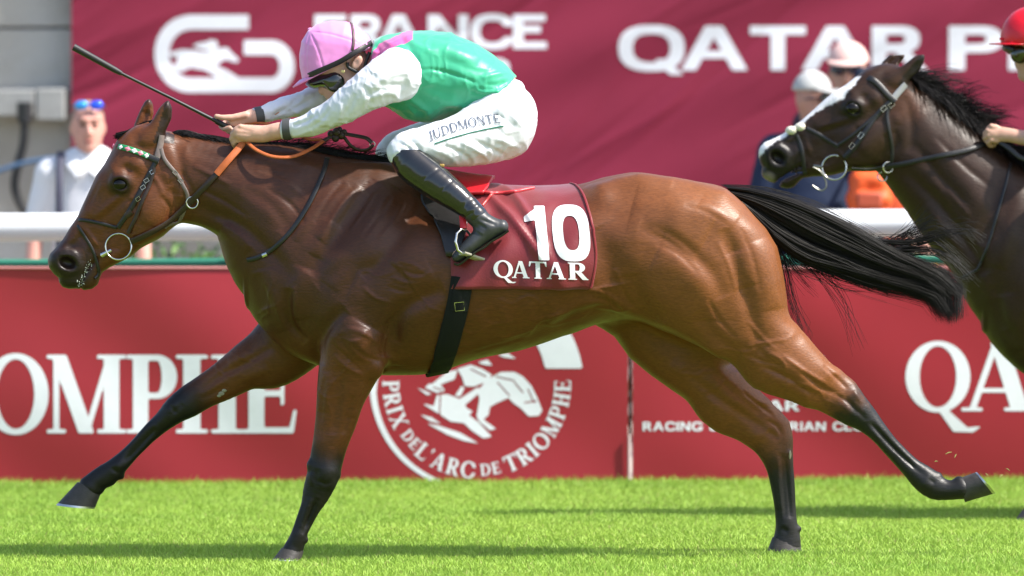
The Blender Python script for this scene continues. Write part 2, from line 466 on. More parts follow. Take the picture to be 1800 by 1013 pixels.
LEGS1 = dict(
 near_fore=[(548,500,690,520,-.15,.10),(560,570,688,570,-.17,.095),(564,615,680,628,-.165,.082),(560,655,662,658,-.16,.066),(557,695,642,696,-.155,.054),(554,736,628,737,-.15,.045),
   (550,775,613,774,-.145,.040),(545,806,604,803,-.14,.040),(540,836,597,829,-.14,.042),(532,866,583,860,-.135,.036),(526,893,565,892,-.135,.028),
   (517,920,549,922,-.13,.027),(509,942,539,944,-.13,.032),(501,956,536,960,-.13,.030),(494,968,532,973,-.13,.034)],
 far_fore=[(500,520,600,600,.15,.10),(466,555,560,640,.15,.09),(434,592,522,662,.15,.075),(404,617,470,670,.15,.062),(368,647,420,692,.15,.05),(340,667,381,710,.15,.043),
   (315,684,351,727,.15,.041),(292,705,324,738,.15,.043),(272,730,302,752,.15,.038),(254,748,281,768,.15,.028),(225,779,251,797,.15,.026),(204,799,233,816,.15,.027),
   (184,814,217,836,.15,.034),(166,827,204,848,.15,.032),(150,839,188,852,.15,.032),(138,849,180,863,.15,.036)],
 near_hind=[(1300,645,1426,615,-.155,.072),(1350,668,1449,641,-.15,.060),(1400,696,1472,659,-.145,.051),(1440,719,1499,669,-.14,.045),(1478,742,1515,692,-.14,.043),(1508,756,1533,717,-.135,.036),(1532,775,1556,746,-.135,.030),
   (1560,804,1582,778,-.13,.028),(1589,836,1613,807,-.13,.029),(1612,862,1642,825,-.13,.035),(1634,876,1657,838,-.13,.033),(1660,879,1676,845,-.13,.033),(1688,880,1692,840,-.13,.037)],
 far_hind=[(1220,712,1330,694,.15,.060),(1234,724,1338,702,.15,.055),(1280,756,1360,718,.15,.048),(1318,787,1384,738,.15,.045),(1340,812,1390,780,.15,.043),(1352,838,1393,815,.15,.034),(1357,865,1397,850,.15,.029),
   (1361,900,1401,894,.15,.028),(1363,924,1404,926,.15,.032),(1362,942,1407,948,.15,.032),(1358,955,1408,962,.15,.036)])
THIGH_N = [(1062,338),(1123,312),(1180,316),(1223,324),(1275,334),(1308,360),(1347,403),(1366,434),(1376,476),(1383,523),(1387,563),(1406,597),(1436,628),(1450,642),(1466,656),(1420,704),(1374,675),(1327,652),(1290,638),(1261,629),(1224,605),(1187,582),(1154,566),(1118,545),(1082,510),(1060,440)]
THIGH_F = [(1040,552),(1050,572),(1080,592),(1108,630),(1146,661),(1190,692),(1234,724),(1268,746),(1348,708),(1336,700),(1313,676),(1294,653),(1285,640),(1300,560),(1160,480),(1060,510)]
THIGH_NW = pieces([(1070,380,.06),(1075,440,.06),(1090,500,.07),(1110,330,.06),(1080,340,.04),(1120,400,.13),(1200,380,.14),(1280,400,.135),(1340,470,.12),(1230,480,.15),(1150,500,.13),(1300,540,.125),(1220,570,.115),(1360,560,.10),(1300,610,.09),(1380,620,.075),(1420,660,.054),(1350,650,.064)], soft=2600)
THIGH_NR = pieces([(1120,400,.12),(1280,400,.12),(1340,470,.11),(1230,480,.14),(1300,540,.11),(1220,570,.10),(1360,560,.09),(1300,610,.075),(1380,620,.062),(1420,660,.05)], soft=2600)
THIGH_FW = pieces([(1120,560,.12),(1220,600,.11),(1160,640,.09),(1260,660,.085),(1240,700,.062),(1300,720,.052)], soft=2600)
THIGH_FR = pieces([(1120,560,.10),(1220,600,.10),(1160,640,.09),(1260,660,.085),(1240,700,.06),(1300,720,.05)], soft=2600)
def shift_poly(pl, y):
    s = (CAM_D + y) / CAM_D; return [(x * s, CAM_Z + (z - CAM_Z) * s) for x, z in XZ(pl)]
NECK1 = [(690,292,560,600,0,.20),(620,284,480,560,0,.19),(565,270,450,500,0,.165),(510,262,424,446,0,.142),(450,256,396,420,0,.122),(395,248,366,402,0,.108),(345,240,338,394,0,.098),(300,237,312,388,0,.09)]
HEAD = [(300,236),(283,228),(262,214),(240,221),(222,233),(207,247),(196,268),(184,290),(170,308),(158,334),(148,355),(136,381),(124,400),(112,420),(98,436),
        (88,446),(84,458),(86,470),(95,482),(103,488),(104,497),(110,505),(122,508),(136,507),(148,510),(162,508),(172,500),(176,488),(180,479),(194,470),(212,461),(230,451),
        (248,436),(266,425),(286,413),(302,399),(314,384),(330,375),(345,340),(340,280)]
HEADW = pieces([(290,240,.075),(250,235,.07),(215,250,.082),(214,300,.096),(244,295,.1),(214,323,.098),(180,310,.075),(165,350,.062),(195,350,.078),(230,350,.088),(270,330,.092),(300,380,.07),
                (255,400,.082),(290,300,.085),(150,395,.05),(190,410,.058),(215,430,.058),(160,440,.05),(120,430,.044),(120,460,.052),(95,460,.045),(120,495,.045),(160,480,.045),(160,500,.036),(240,430,.06),(330,330,.09)], soft=420)
HEADR = pieces([(290,240,.05),(250,240,.05),(200,280,.06),(170,330,.05),(140,390,.045),(110,440,.04),(95,460,.035),(120,495,.03),(160,500,.03),(190,460,.04),(240,430,.05),(290,400,.055),(310,350,.08),(220,350,.09)], soft=500)
EAR_N = [(298,176),(304,190),(303,208),(296,224),(288,240),(276,256),(258,258),(246,250),(250,237),(262,223),(272,208),(281,191),(290,181)]
EAR_F = [(262,173),(268,183),(269,200),(264,216),(254,232),(236,230),(234,222),(240,206),(247,190),(254,178)]
RELIEF_TRUNK = [
 # shoulder blade, triceps, breast
 ([(668,322),(625,372),(585,425),(548,480)],11,-11), ([(640,330),(600,375),(565,420)],9,7),([(700,330),(660,390),(615,450),(580,500)],14,9),
 ([(738,350),(715,400),(678,448),(640,485)],10,-10), ([(765,390),(735,430),(700,470)],20,8),
 ([(512,505),(510,540),(518,575),(540,600)],6,-13), ([(540,470),(525,520),(530,560)],16,9),([(470,470),(480,520),(500,580)],14,7),([(455,480),(470,540)],8,-5),
 ([(610,540),(580,568),(562,600),(560,640)],8,-13), ([(650,570),(632,600),(612,622)],22,13),([(688,560),(660,520),(620,500)],18,6),([(600,585),(620,620),(650,645)],7,-6),
 ([(668,648)],12,12), ([(782,505),(735,525),(705,548),(690,590),(684,625)],11,-18), ([(760,470),(720,490)],14,5),([(700,600),(696,640)],8,5),
 ([(640,420),(600,470),(560,500)],10,-5),([(590,390),(560,450)],14,5),
 # neck
 ([(320,350),(370,372),(430,400),(480,445),(520,490)],9,-9), ([(340,300),(400,320),(460,355),(520,400)],16,6), ([(330,262),(400,280),(470,300),(540,320)],9,-5), ([(345,380),(400,405),(440,440)],9,6),
 ([(560,300),(530,350),(500,410)],12,-6),([(430,330),(480,360),(510,400)],7,-4),([(620,330),(560,370),(520,420)],9,5),([(310,250),(322,300),(318,345)],7,-6),
 # belly and ribs
 ([(900,600),(960,580),(1030,545),(1075,520)],9,-7), ([(960,560),(1040,528),(1090,534),(1120,560)],7,8), ([(1056,345)],16,10), ([(1040,400),(1062,450),(1070,500)],22,-15),
 ([(880,520),(890,570),(875,615)],7,2.5),([(920,515),(932,560),(920,605)],7,2.5),([(960,510),(972,545),(965,585)],7,2.5),([(840,540),(850,585),(840,620)],7,2.5),
 ([(1020,500),(1010,540),(985,585)],9,-4),
 # quarters
 ([(1120,395),(1160,412),(1205,440),(1245,478),(1265,520)],10,-9), ([(1110,360),(1180,380),(1240,410)],26,10), ([(1150,445),(1200,470),(1235,510),(1240,560)],24,9),
 ([(1270,400),(1285,450),(1300,500),(1318,560),(1330,600)],9,-8), ([(1330,420),(1350,480),(1360,540)],18,7), ([(1290,440),(1310,500)],16,6), ([(1105,480),(1120,530),(1160,570)],14,-9),
 ([(1220,545),(1255,590),(1300,620)],10,-7), ([(1250,612)],15,7), ([(1320,600),(1345,625),(1370,640)],4,-4), ([(1180,320),(1240,345),(1290,380)],9,-5),([(1230,350),(1290,390)],9,4),
 ([(1150,560),(1220,600),(1290,630)],8,5),
]
RELIEF_LEGS = [
 ([(600,640),(596,700),(588,760)],6,-6), ([(580,650),(572,720)],9,4), ([(640,670),(620,730)],8,4),([(622,690),(606,760)],4,-4),([(575,830)],12,4),([(560,820),(556,850)],4,-3),([(585,850)],6,3),
 ([(556,880),(540,925)],3.5,-4), ([(548,870),(530,925)],3,2.5),
 ([(480,610),(430,640),(390,660),(350,690)],5,-6), ([(440,620),(400,640)],8,4),([(470,650),(420,672)],6,4),([(400,680),(350,705)],4,-4),([(300,720)],10,4),([(318,712),(296,735)],4,-3),
 ([(270,755),(235,790),(215,815)],3.5,-5), ([(205,820)],7,4),
 ([(1300,600),(1360,650),(1410,680),(1450,700)],6,-5), ([(1340,610),(1400,650),(1440,680)],9,5), ([(1405,650),(1440,678),(1470,690)],4,-5),([(1350,655),(1420,692)],8,4),([(1380,668),(1425,676)],3,3),
 ([(1470,705),(1495,725)],7,4),([(1500,690)],7,4),([(1480,690),(1500,715),(1520,735)],3,-4), ([(1525,738),(1560,775),(1600,815),(1625,835)],3.5,-5),([(1520,745),(1570,800)],3,2.5),([(1622,848)],8,4),
 ([(1200,650),(1260,700),(1320,740),(1350,760)],6,-6),([(1240,640),(1290,690),(1340,730)],5,-4),([(1180,640),(1250,690)],10,5),([(1330,770)],9,4),([(1350,760),(1372,775)],4,-4),
 ([(1378,800),(1382,860),(1385,915)],4,-6),([(1366,830),(1370,900)],4,3),([(1391,800)],3,3),
]
RELIEF_FINE = [
 # streaks over the shoulder, creases of skin, tendons
 ([(652,318),(622,356),(596,396)],3.2,-4),([(662,336),(640,372),(618,404)],3,4),([(690,345),(668,380),(640,418)],3.2,-4),([(712,352),(694,388),(668,420)],3,3.5),([(628,330),(600,362),(578,398)],3,3.5),([(606,318),(580,350),(556,390)],3.2,-3.5),
 ([(700,455),(728,462),(748,474)],2.4,3),([(706,470),(730,478),(752,480)],2.2,-3),([(690,484),(716,494),(742,494)],2.4,3),([(684,500),(708,508),(730,506)],2.2,-3),([(640,500),(664,520),(690,528)],2.4,3),
 ([(520,500),(524,530),(520,560)],3,4),([(500,540),(512,572),(530,594)],3,-4),([(486,505),(496,550),(512,590)],3.4,4),([(468,500),(480,545)],3,-3.5),([(545,560),(556,590),(560,620)],3,4),
 ([(620,600),(645,622),(668,630)],2.6,-4),([(612,572),(640,580),(666,600)],3,3.5),([(590,620),(610,640),(640,656)],2.5,3.5),([(655,660),(640,690),(628,720)],2.6,-3.5),([(575,660),(570,700),(566,740)],2.6,-3),
 ([(320,300),(338,330),(350,362)],3,-4),([(340,290),(370,305),(410,325)],3.2,3.5),([(352,330),(396,352),(440,380)],3.2,-4),([(380,386),(420,408),(450,440)],3.2,4),([(450,300),(500,318),(545,350)],3.4,3),([(470,330),(512,356),(540,392)],3,-3.5),([(420,280),(480,290),(540,300)],3.5,-3),
 ([(1030,505),(1060,512),(1090,528)],2.6,4),([(1036,520),(1066,526),(1094,542)],2.6,-4),([(1044,540),(1074,540),(1104,552)],2.4,3.5),([(1090,500),(1100,525),(1122,548)],3,-4),([(1080,470),(1092,500)],3,3),
 ([(1140,400),(1180,420),(1220,452)],3.4,4),([(1150,425),(1190,445),(1226,480)],3.2,-4),([(1200,360),(1240,372),(1280,396)],3.2,-3.5),([(1256,420),(1276,460),(1290,510)],3,4),([(1298,400),(1318,450),(1332,510)],3,-3.5),([(1240,520),(1262,560),(1290,590)],3,-4),([(1310,560),(1336,590),(1362,612)],2.6,4),([(1345,440),(1362,490),(1370,540)],3,-3),
 ([(1300,618),(1340,632),(1372,640)],2.2,-4),([(1330,640),(1380,660),(1424,690)],2.8,-4),([(1370,620),(1412,650),(1450,672)],2.4,4),
 ([(850,560),(870,566),(900,560)],2.2,2.2),([(870,590),(905,586),(940,574)],2.2,2.4),([(930,560),(965,552),(1000,540)],2.2,2.2),([(830,615),(880,602),(930,590)],2.2,-2.4),
 # tendons and joints
 ([(560,872),(548,902),(534,936)],2.2,-6),([(534,880),(524,910),(512,940)],2,3),([(562,840),(574,846),(584,840)],2.4,-3.5),([(548,828),(552,850)],3,3.5),
 ([(270,758),(246,786),(222,812)],2.2,-6),([(262,744),(234,776),(206,804)],2,3),([(296,716),(308,730)],2.6,-3.5),([(192,826),(206,836)],2.6,-4),
 ([(1528,742),(1566,782),(1606,820)],2.2,-7),([(1516,752),(1560,796),(1602,840)],2,3),([(1466,690),(1486,704),(1502,724)],2.4,-5),([(1494,684),(1510,706)],2.4,4),([(1628,838),(1640,846)],3,-4),([(1444,640),(1470,664),(1486,680)],2.4,-5),
 ([(1384,806),(1389,860),(1393,916)],2.2,-7),([(1370,806),(1374,860),(1378,916)],2,3),([(1350,742),(1368,752),(1378,770)],2.4,-5),([(1306,690),(1338,716),(1362,734)],2.4,-5),([(1376,932),(1388,940)],3,-4),
]
RELIEF_HEAD = [
 ([(178,318),(166,342),(154,366)],2.4,-3),([(232,350),(246,372),(250,400)],3,-3),([(262,300),(280,320),(290,345)],3,3.5),([(286,345),(300,365),(298,390)],2.8,-3.5),([(214,405),(236,412),(258,404)],2.4,3),([(140,412),(152,430),(160,448)],2.2,-3),([(150,402),(166,420),(176,436)],2,3),
 ([(104,446),(112,440),(126,440),(138,448)],2.2,4),([(104,470),(112,482),(126,484)],2.2,3),
 ([(225,335),(205,352),(180,372),(165,385)],4,6), ([(228,345),(200,368),(175,390)],5,-4), ([(200,297)],7,5),([(244,290)],9,6),([(222,290),(232,305)],5,-5),
 ([(262,330),(270,360),(262,395)],16,5), ([(240,350),(236,385),(225,410)],6,-4), ([(300,330),(312,350),(312,375)],5,-5),([(290,300),(302,320)],6,4),
 ([(176,452),(160,468),(147,490)],3,-6), ([(150,405),(135,425),(118,440)],5,-4), ([(170,420),(150,440),(145,455)],6,4),([(160,395),(185,405)],6,3),
 ([(185,330),(170,350),(155,370)],7,-3),([(130,415),(112,436)],4,4),([(190,440),(205,436),(214,440)],3,-3),([(200,300),(190,318),(192,335)],3,-3),
 ([(205,338),(216,343),(228,338)],2.5,-3),([(203,330),(215,336),(226,332)],2,2),([(204,315),(215,310),(226,316)],2.2,3),
 ([(130,395),(150,420),(172,440)],3,-2.5),([(230,430),(260,415),(285,400)],5,4),
]
def horse_field(h, legs, neck, head_tf=None, lo=None, hi=None, relief_legs=True):
    F = Field(lo, hi, h)
    # trunk: top line, bottom line and breadth at stations
    T = np.asarray(TRUNK, float); d = spline(np.c_[T[:, 0], T[:, 1:]], 240); order = np.argsort(d[:, 0]); d = d[order]
    sl, X, Y, Z = F.win((W2(430, 0)[0], -.36, W2(0, 665)[1]), (W2(1380, 0)[0], .36, W2(0, 290)[1]))
    x1 = X[:, 0, 0]; pxs, _ = PX(x1, 0.955)
    xt, zt = W2(pxs, np.interp(pxs, d[:, 0], d[:, 1])); _, zb = W2(pxs, np.interp(pxs, d[:, 0], d[:, 2])); w = np.interp(pxs, d[:, 0], d[:, 3])
    zc = ((zt + zb) / 2)[:, None, None]; hz = ((zt - zb) / 2)[:, None, None]; w = w[:, None, None]
    v = (Z - zc) / hz
    nar = (0.30 * np.exp(-((pxs - 690) / 130.0) ** 2) + 0.10)[:, None, None]
    nb = (0.22 * np.exp(-((pxs - 620) / 150.0) ** 2))[:, None, None]
    ww = w * (1 - nar * smoothstep(0.1, 1.0, v) - nb * smoothstep(0.2, 1.0, -v))
    a = np.abs(Y) / ww
    dd = ((a ** 2.3 + np.abs(v) ** 2.3 + 1e-9) ** (1 / 2.3) - 1) * np.minimum(w, hz) * 0.9
    ends = np.maximum(W2(438, 0)[0] - X, X - W2(1360, 0)[0])
    F.union(sl, np.maximum(dd, ends).astype(np.float32), 0)
    C, r, t = pairs(neck); F.tube(C, r, t, k=.07, n=26, p=2.2)
    for nm, rows in legs.items():
        C, r, t = pairs(rows); F.tube(C, r, t, k=.045 if 'fore' in nm else .05, n=44)
    for a, c, y, r in () if legs is not LEGS1 else ((1650, 837, -.13, .013), (1686, 846, -.13, .017), (213, 838, .15, .012), (536, 950, -.13, .011), (1405, 930, .15, .010), (176, 862, .15, .014), (1493, 678, -.14, .017), (1378, 745, .15, .017), (549, 818, -.14, .020), (303, 713, .15, .018), (592, 836, -.14, .012)):
        p = P(a, c, y); F.blob(tuple(p), (r, r * 1.2, r), k=.012)
    F.inflate(shift_poly(THIGH_N, -.15), THIGH_NR, THIGH_NW, k=.06, yc=-.15, ypad=.2, blur=max(2, int(.022 / h)))
    F.inflate(shift_poly(THIGH_F, .15), THIGH_FR, THIGH_FW, k=.04, yc=.15, ypad=.2, blur=max(2, int(.014 / h)))
    # head
    tf = head_tf or (lambda q: q)
    hd = XZ([tf(q) for q in HEAD]) if head_tf else XZ(HEAD)
    return F, hd
def sculpt_head(F, hd, wf, rf, tf, sc=1.0, open_mouth=False):
    F.inflate(hd, rf, wf, k=.035, p=2.3, blur=max(1, int(.009 / F.h)))
    def Q(x, y): return W2(*tf((x, y)))
    def ang(a):  # picture angle after the transform
        x0, z0 = Q(200, 350); x1, z1 = Q(200 + 10 * math.cos(a), 350 - 10 * math.sin(a)); return math.atan2(z1 - z0, x1 - x0)
    for s in (-1, 1):
        x, z = Q(216, 320); F.blob((x, s * .083, z), (.034 * sc, .026, .028 * sc), k=.03)           # orbit
        x, z = Q(262, 372); F.blob((x, s * .045, z), (.085 * sc, .05, .07 * sc), k=.05, rot=ang(.9))   # cheek
        x, z = Q(120, 459); F.blob((x, s * .044, z), (.047 * sc, .026, .038 * sc), k=.02, rot=ang(-.3))  # nostril rim
        x, z = Q(121, 462); F.blob((x, s * .078, z), (.034 * sc, .044, .025 * sc), k=.010, rot=ang(-.35), carve=True)
        x, z = Q(214, 323.5); F.blob((x, s * .112, z), (.028 * sc, .023, .021 * sc), k=.005, rot=ang(-.25), carve=True)
    # ears
    for pl, yc, cut in ((EAR_N, -.062, True), (EAR_F, .062, True)):
        F.inflate(XZ([tf(q) for q in pl]), .02, .021, k=.02, yc=yc, ypad=.08)
    x, z = Q(292, 208); F.tube([(Q(299,186)[0], -.086, Q(299,186)[1]), (x, -.09, z), (Q(284,234)[0], -.088, Q(284,234)[1])], [.004, .014, .008], k=.008, carve=True)
    x, z = Q(256, 200); F.tube([(Q(262,183)[0], .040, Q(262,183)[1]), (x, .038, z), (Q(248,222)[0], .04, Q(248,222)[1])], [.004, .014, .009], k=.008, carve=True)
    # mouth slit
    pts = [Q(172, 455), Q(160, 468), Q(150, 482), Q(145, 496), Q(143, 512)]
    F.tube([(p[0], 0, p[1]) for p in pts], [.001, .0015, .002, .0025, .002], [.2] * 5, k=.004, carve=True)

def horse_colour(px, py, y, base, pts_mask, V):
    n1 = vnoise(V, .25, 3); n2 = vnoise(V, .06, 5)
    c = np.tile(np.float32(base), (len(px), 1)) * (1 + .10 * n1 + .05 * n2)[:, None]
    c = c * (1 - pts_mask)[:, None] + np.float32((.0075, .0062, .0058)) * pts_mask[:, None]
    return np.clip(c, 0.002, 1)
HORSE_H = 0.0052
def centre(rows): return [((a + c) / 2, (b + d) / 2) for a, b, c, d, _, _ in rows]
def points_mask(px, py, legs, fr):
    m = np.zeros(px.shape)
    for nm, rows in legs.items():
        d, t = seg_field(centre(rows), px, py)
        a, b = fr[nm]
        near = d < 60
        m = np.maximum(m, np.where(near, smoothstep(a, b, t), 0))
    return m
IDT = lambda q: q
_vr = np.random.default_rng(31)
def vein(x, y, a, n=7, st=14, sg=1.9, amp=2.2):
    pts = [(x, y)]
    for _ in range(n): a += _vr.normal() * .45; x += st * math.cos(a); y += st * math.sin(a); pts.append((x, y))
    return (pts, sg, amp)
veins = [vein(*q) for q in ((640,600,2.2),(660,560,1.9),(705,560,2.4),(560,640,1.7),(600,650,1.6),(700,470,2.6),(690,450,.6),(720,480,1.0),(760,560,2.0),(880,560,2.8),(960,540,2.9),(1000,545,2.7),(840,600,2.9),(1040,540,2.6),
   (1300,600,.6),(1340,620,.7),(1390,660,.7),(1240,600,.3),(1080,540,.5),(1060,500,1.2),(480,480,1.4),(500,520,1.3),(450,640,2.6),(420,660,2.6),(1180,640,.7),(1230,690,.7),(240,370,1.8),(250,410,2.4),(200,400,2.5),(190,360,2.2))]
def finish_horse(name, F, tf, inv, legs, fr, base, strokes, face=None, smooth=2, light_zones=None, ycut=-.035):
    V, Q = F.mesh(smooth)
    N = normals(V, Q)
    px, py = PX(V[:, 0], V[:, 2])
    R = 1.25 * relief(strokes, px, py)
    hx, hy = inv(px, py)
    hm = (hx < 330) & (hy < 515) & (hy > 150)
    Rh = np.zeros(len(V)); Rh[hm] = relief(RELIEF_HEAD, hx[hm], hy[hm])
    for _v in veins: Rh += relief([_v], px, py) * (np.abs(V[:, 1]) > .06)
    side = smoothstep(.05, .6, np.abs(N[:, 1]))
    V = V + N * ((R + Rh) * side + .0012 * vnoise(V, .05, 2) + .0016 * vnoise(V, .12, 9))[:, None]
    for _ in range(1): V = V + .12 * (neighbour_mean(V, Q) - V)
    jit = vnoise(V, .045, 12) * 14 + vnoise(V, .014, 13) * 5
    m = points_mask(px + jit, py + jit, legs, fr)
    # muzzle, eye surrounds, ear edges
    dm = np.hypot((hx - 118), (hy - 472)); m = np.maximum(m, .92 * smoothstep(78, 26, dm) * (hx < 215))
    de = np.hypot((hx - 214) / 1.15, hy - 325); m = np.maximum(m, .85 * smoothstep(27, 12, de) * (np.abs(V[:, 1]) > .05))
    m = np.maximum(m, .75 * smoothstep(192, 176, hy) * (hx < 320) * (hx > 235))
    inner = (V[:, 1] < ycut) & (hy > 178) & (hy < 252) & (hx < 308) & (hx > 290 - (hy - 190) * .30)
    m = np.maximum(m, np.where(inner, .86, 0))
    c = horse_colour(px, py, V[:, 1], base, m, V)
    if light_zones is not None: c = c * light_zones(px, py)
    if face is not None: c = face(c, hx, hy, V)
    me = mesh_np(name, V, Q); set_color(me, c)
    return me, V, Q
FR1 = dict(near_fore=(.52, .66), far_fore=(.42, .56), near_hind=(.24, .44), far_hind=(.26, .62))
_t = __import__('time').time()
F1, hd1 = horse_field(HORSE_H, LEGS1, NECK1, None, (W2(78, 0)[0], -.36, .02), (W2(1700, 0)[0], .36, W2(0, 168)[1]))
sculpt_head(F1, hd1, HEADW, HEADR, IDT)
coat = mat('bay_coat', (.15, .055, .02), rough=.42, spec=.34, attr='Col', sheen=.0, sheen_tint=(1, .8, .6), bump=.0009, bscale=230, bstretch=(.2, .9, .75), grain=.18, rvar=.12, crease=.0028, cscale=11, vscale=9)
BAY = (.112, .034, .0095)
def bay_light(px, py):
    # light painted into the coat: shade over neck and shoulder, sunlit tone over quarters
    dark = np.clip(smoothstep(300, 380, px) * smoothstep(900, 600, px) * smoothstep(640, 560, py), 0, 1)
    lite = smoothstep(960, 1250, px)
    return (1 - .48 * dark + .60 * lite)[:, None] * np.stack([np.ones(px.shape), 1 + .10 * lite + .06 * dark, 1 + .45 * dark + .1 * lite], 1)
me1, V1, Q1 = finish_horse('body', F1, IDT, lambda a, b: (a, b), LEGS1, FR1, BAY, RELIEF_TRUNK + RELIEF_LEGS + [(p_, g_, a_ * (.55 if p_[0][0] > 1100 and p_[0][1] < 620 else .85)) for p_, g_, a_ in RELIEF_FINE], light_zones=bay_light)
horse1 = empty('racehorse', tuple(P(900, 980, 0)), label='bay racehorse galloping in front, wearing the number 10 cloth', cat='horse', group='racehorses')
body1 = obj('body', me1, coat, horse1)
bvh1 = BVHTree.FromPolygons([tuple(v) for v in V1], [tuple(q) for q in Q1.tolist()])
print('HORSE1', len(V1), __import__('time').time() - _t)
# ================================================================== lettering: drawn as outlines, filled into thin sheets of geometry
def _ell(x, y, cx, cy, rx, ry, p=2.0):
    q = (np.abs((x - cx) / rx) ** p + np.abs((y - cy) / ry) ** p) ** (1 / p)
    return (q - 1) * min(rx, ry)
def _box(x, y, x0, y0, x1, y1):
    return np.maximum(np.maximum(x0 - x, x - x1), np.maximum(y0 - y, y - y1))
def _ln(x, y, x0, y0, x1, y1, w):
    return poly_sd([(x0 - w/2, y0), (x0 + w/2, y0), (x1 + w/2, y1), (x1 - w/2, y1)], x, y)
def glyph(ch, x, y, st):
    """distance field of a capital; cap height 1, returns (field, width)"""
    T, t, S = st['T'], st['t'], st['S']; sh = st.get('sh', .055); k = st.get('w', 1.0); p = st.get('p', 2.0)
    U = lambda *a: np.minimum.reduce(a)
    def foot(cx, w, top=False):
        if not S: return np.full(x.shape, 9.0)
        y0, y1 = (1 - sh, 1) if top else (0, sh)
        return _box(x, y, cx - w/2 - S, y0, cx + w/2 + S, y1)
    def stem(cx, w=None, b=True, tp=True):
        w = w or T; g = [_box(x, y, cx - w/2, 0, cx + w/2, 1)]
        if b: g.append(foot(cx, w))
        if tp: g.append(foot(cx, w, True))
        return U(*g)
    def ring(cx, cy, rx, ry, tx, ty):
        o = _ell(x, y, cx, cy, rx, ry, p)
        return o if rx - tx < .01 or ry - ty < .01 else np.maximum(o, -_ell(x, y, cx, cy, rx - tx, ry - ty, p))
    m = S + T/2
    if ch == 'I': return stem(m), 2*m
    if ch == 'H':
        w = .78*k; return U(stem(m), stem(w - m), _box(x, y, m, .46, w - m, .46 + t)), w
    if ch in 'ELF':
        w = .66*k; a = [stem(m)]; tk = S * .9 + .0001
        if ch in 'EL': a += [_box(x, y, m, 0, w, t)]
        if ch in 'EF': a += [_box(x, y, m, 1 - t, w - .03, 1), _box(x, y, m, .47, w - .12*k, .47 + t)]
        if S:
            if ch in 'EL': a += [poly_sd([(w - .07, 0), (w, 0), (w + .04, .30), (w + .0, .30)], x, y)]
            if ch in 'EF': a += [poly_sd([(w - .10, 1), (w - .03, 1), (w - .03, .73), (w - .07, .73)], x, y), _box(x, y, w - .12*k - .045, .36, w - .12*k, .64)]
        return U(*a), w
    if ch == 'T':
        w = .78*k; a = [stem(w/2, tp=False), _box(x, y, 0, 1 - t, w, 1)]
        if S: a += [poly_sd([(0, 1), (.05, 1), (.09, 1 - t), (.03, .70), (-.02, .70)], x, y), poly_sd([(w, 1), (w - .05, 1), (w - .09, 1 - t), (w - .03, .70), (w + .02, .70)], x, y)]
        return U(*a), w
    if ch == 'A':
        w = .86*k; a = [_ln(x, y, S + t/2, 0, w/2 - T*.15, 1, t if S else T), _ln(x, y, w - S - T/2, 0, w/2, 1, T), _box(x, y, w*.24, .27, w*.76, .27 + t*.85), foot(S + t/2, t), foot(w - S - T/2, T)]
        return np.maximum(U(*a), np.maximum(-y, y - 1)), w
    if ch == 'M':
        w = 1.02*k; tn = t if S else T; c = w/2
        a = [stem(S + tn/2, tn), stem(w - m), _ln(x, y, c, 0, S + tn*.9, 1, T), _ln(x, y, c, 0, w - m - T*.1, 1, tn)]
        return np.maximum(U(*a), np.maximum(-y, y - 1)), w
    if ch == 'N':
        w = .82*k; tn = t if S else T
        return np.maximum(U(stem(S + tn/2, tn), stem(w - S - tn/2, tn, b=False), _ln(x, y, w - S - tn/2 - (0 if S else T*.1), 0, S + tn*.6, 1, T*1.15)), np.maximum(-y, y - 1)), w
    if ch in 'PRDB':
        x0 = S; cy, ry = (.5, .5) if ch == 'D' else ((.72, .28) if S else (.70, .30)); w = {'P': .66, 'R': .76, 'D': .84, 'B': .72}[ch]*k
        bw = w if ch in 'PDB' else w*.86
        flat = x0 + T + (.14 if S else .16*k)*(1 if ch != 'D' else .7)
        flat = min(flat, bw - T - .06)
        bowl = np.where(x > flat, ring(flat, cy, bw - flat, ry, T, t), np.maximum(np.maximum(np.abs(y - cy) - ry, -(np.abs(y - cy) - ry + t)), x0 + T/2 - x))
        a = [stem(m), bowl]
        if ch == 'B':
            bl2 = np.where(x > flat, ring(flat, .25, bw - flat, .25, T, t), np.maximum(np.maximum(np.abs(y - .25) - .25, -(np.abs(y - .25) - .25 + t)), x0 + T/2 - x)); a.append(bl2)
        if ch == 'R': a += [np.maximum(_ln(x, y, w - T*.5, 0, w*.50, .48, T*1.1), np.maximum(-y, y - .48)), foot(w - T*.5, T*.5)]
        return U(*a), w
    if ch in 'OQCG':
        w = {'O': .92, 'Q': .92, 'C': .84, 'G': .90}[ch]*k
        c = .46*k; r = ring(c, .5, c, .52, T, t)
        if ch == 'Q':
            q = poly_sd([(c, .02), (c + .14, .02), (c + .42*k, -.24), (c + .62*k, -.22), (c + .50*k, -.31), (c + .22*k, -.30)], x, y) if S else poly_sd([(c + .05, .25), (c + .22, .25), (c + .46*k, -.10), (c + .26*k, -.10)], x, y)
            r = np.minimum(r, q)
        if ch in 'CG':
            r = np.maximum(r, -_box(x, y, c + .12*k, .34 if ch == 'C' else .42, 2, .66))
            if S: r = U(r, _box(x, y, w - .10, .66, w - .05, .95))
            if ch == 'G': r = U(r, _box(x, y, w - T, .05 if S else .12, w, .44), _box(x, y, w - .36*k, .44 - t, w, .46))
        return r, w
    if ch == 'U':
        w = .82*k; tn = t if S else T; c = w/2; rx = w/2 - S
        b = np.where(y < .36, np.maximum(ring(c, .36, rx, .37, T*.9, t), y - .36), 9.0)
        return U(b, np.maximum(stem(m, b=False), .35 - y), np.maximum(stem(w - S - tn/2, tn, b=False), .35 - y)), w
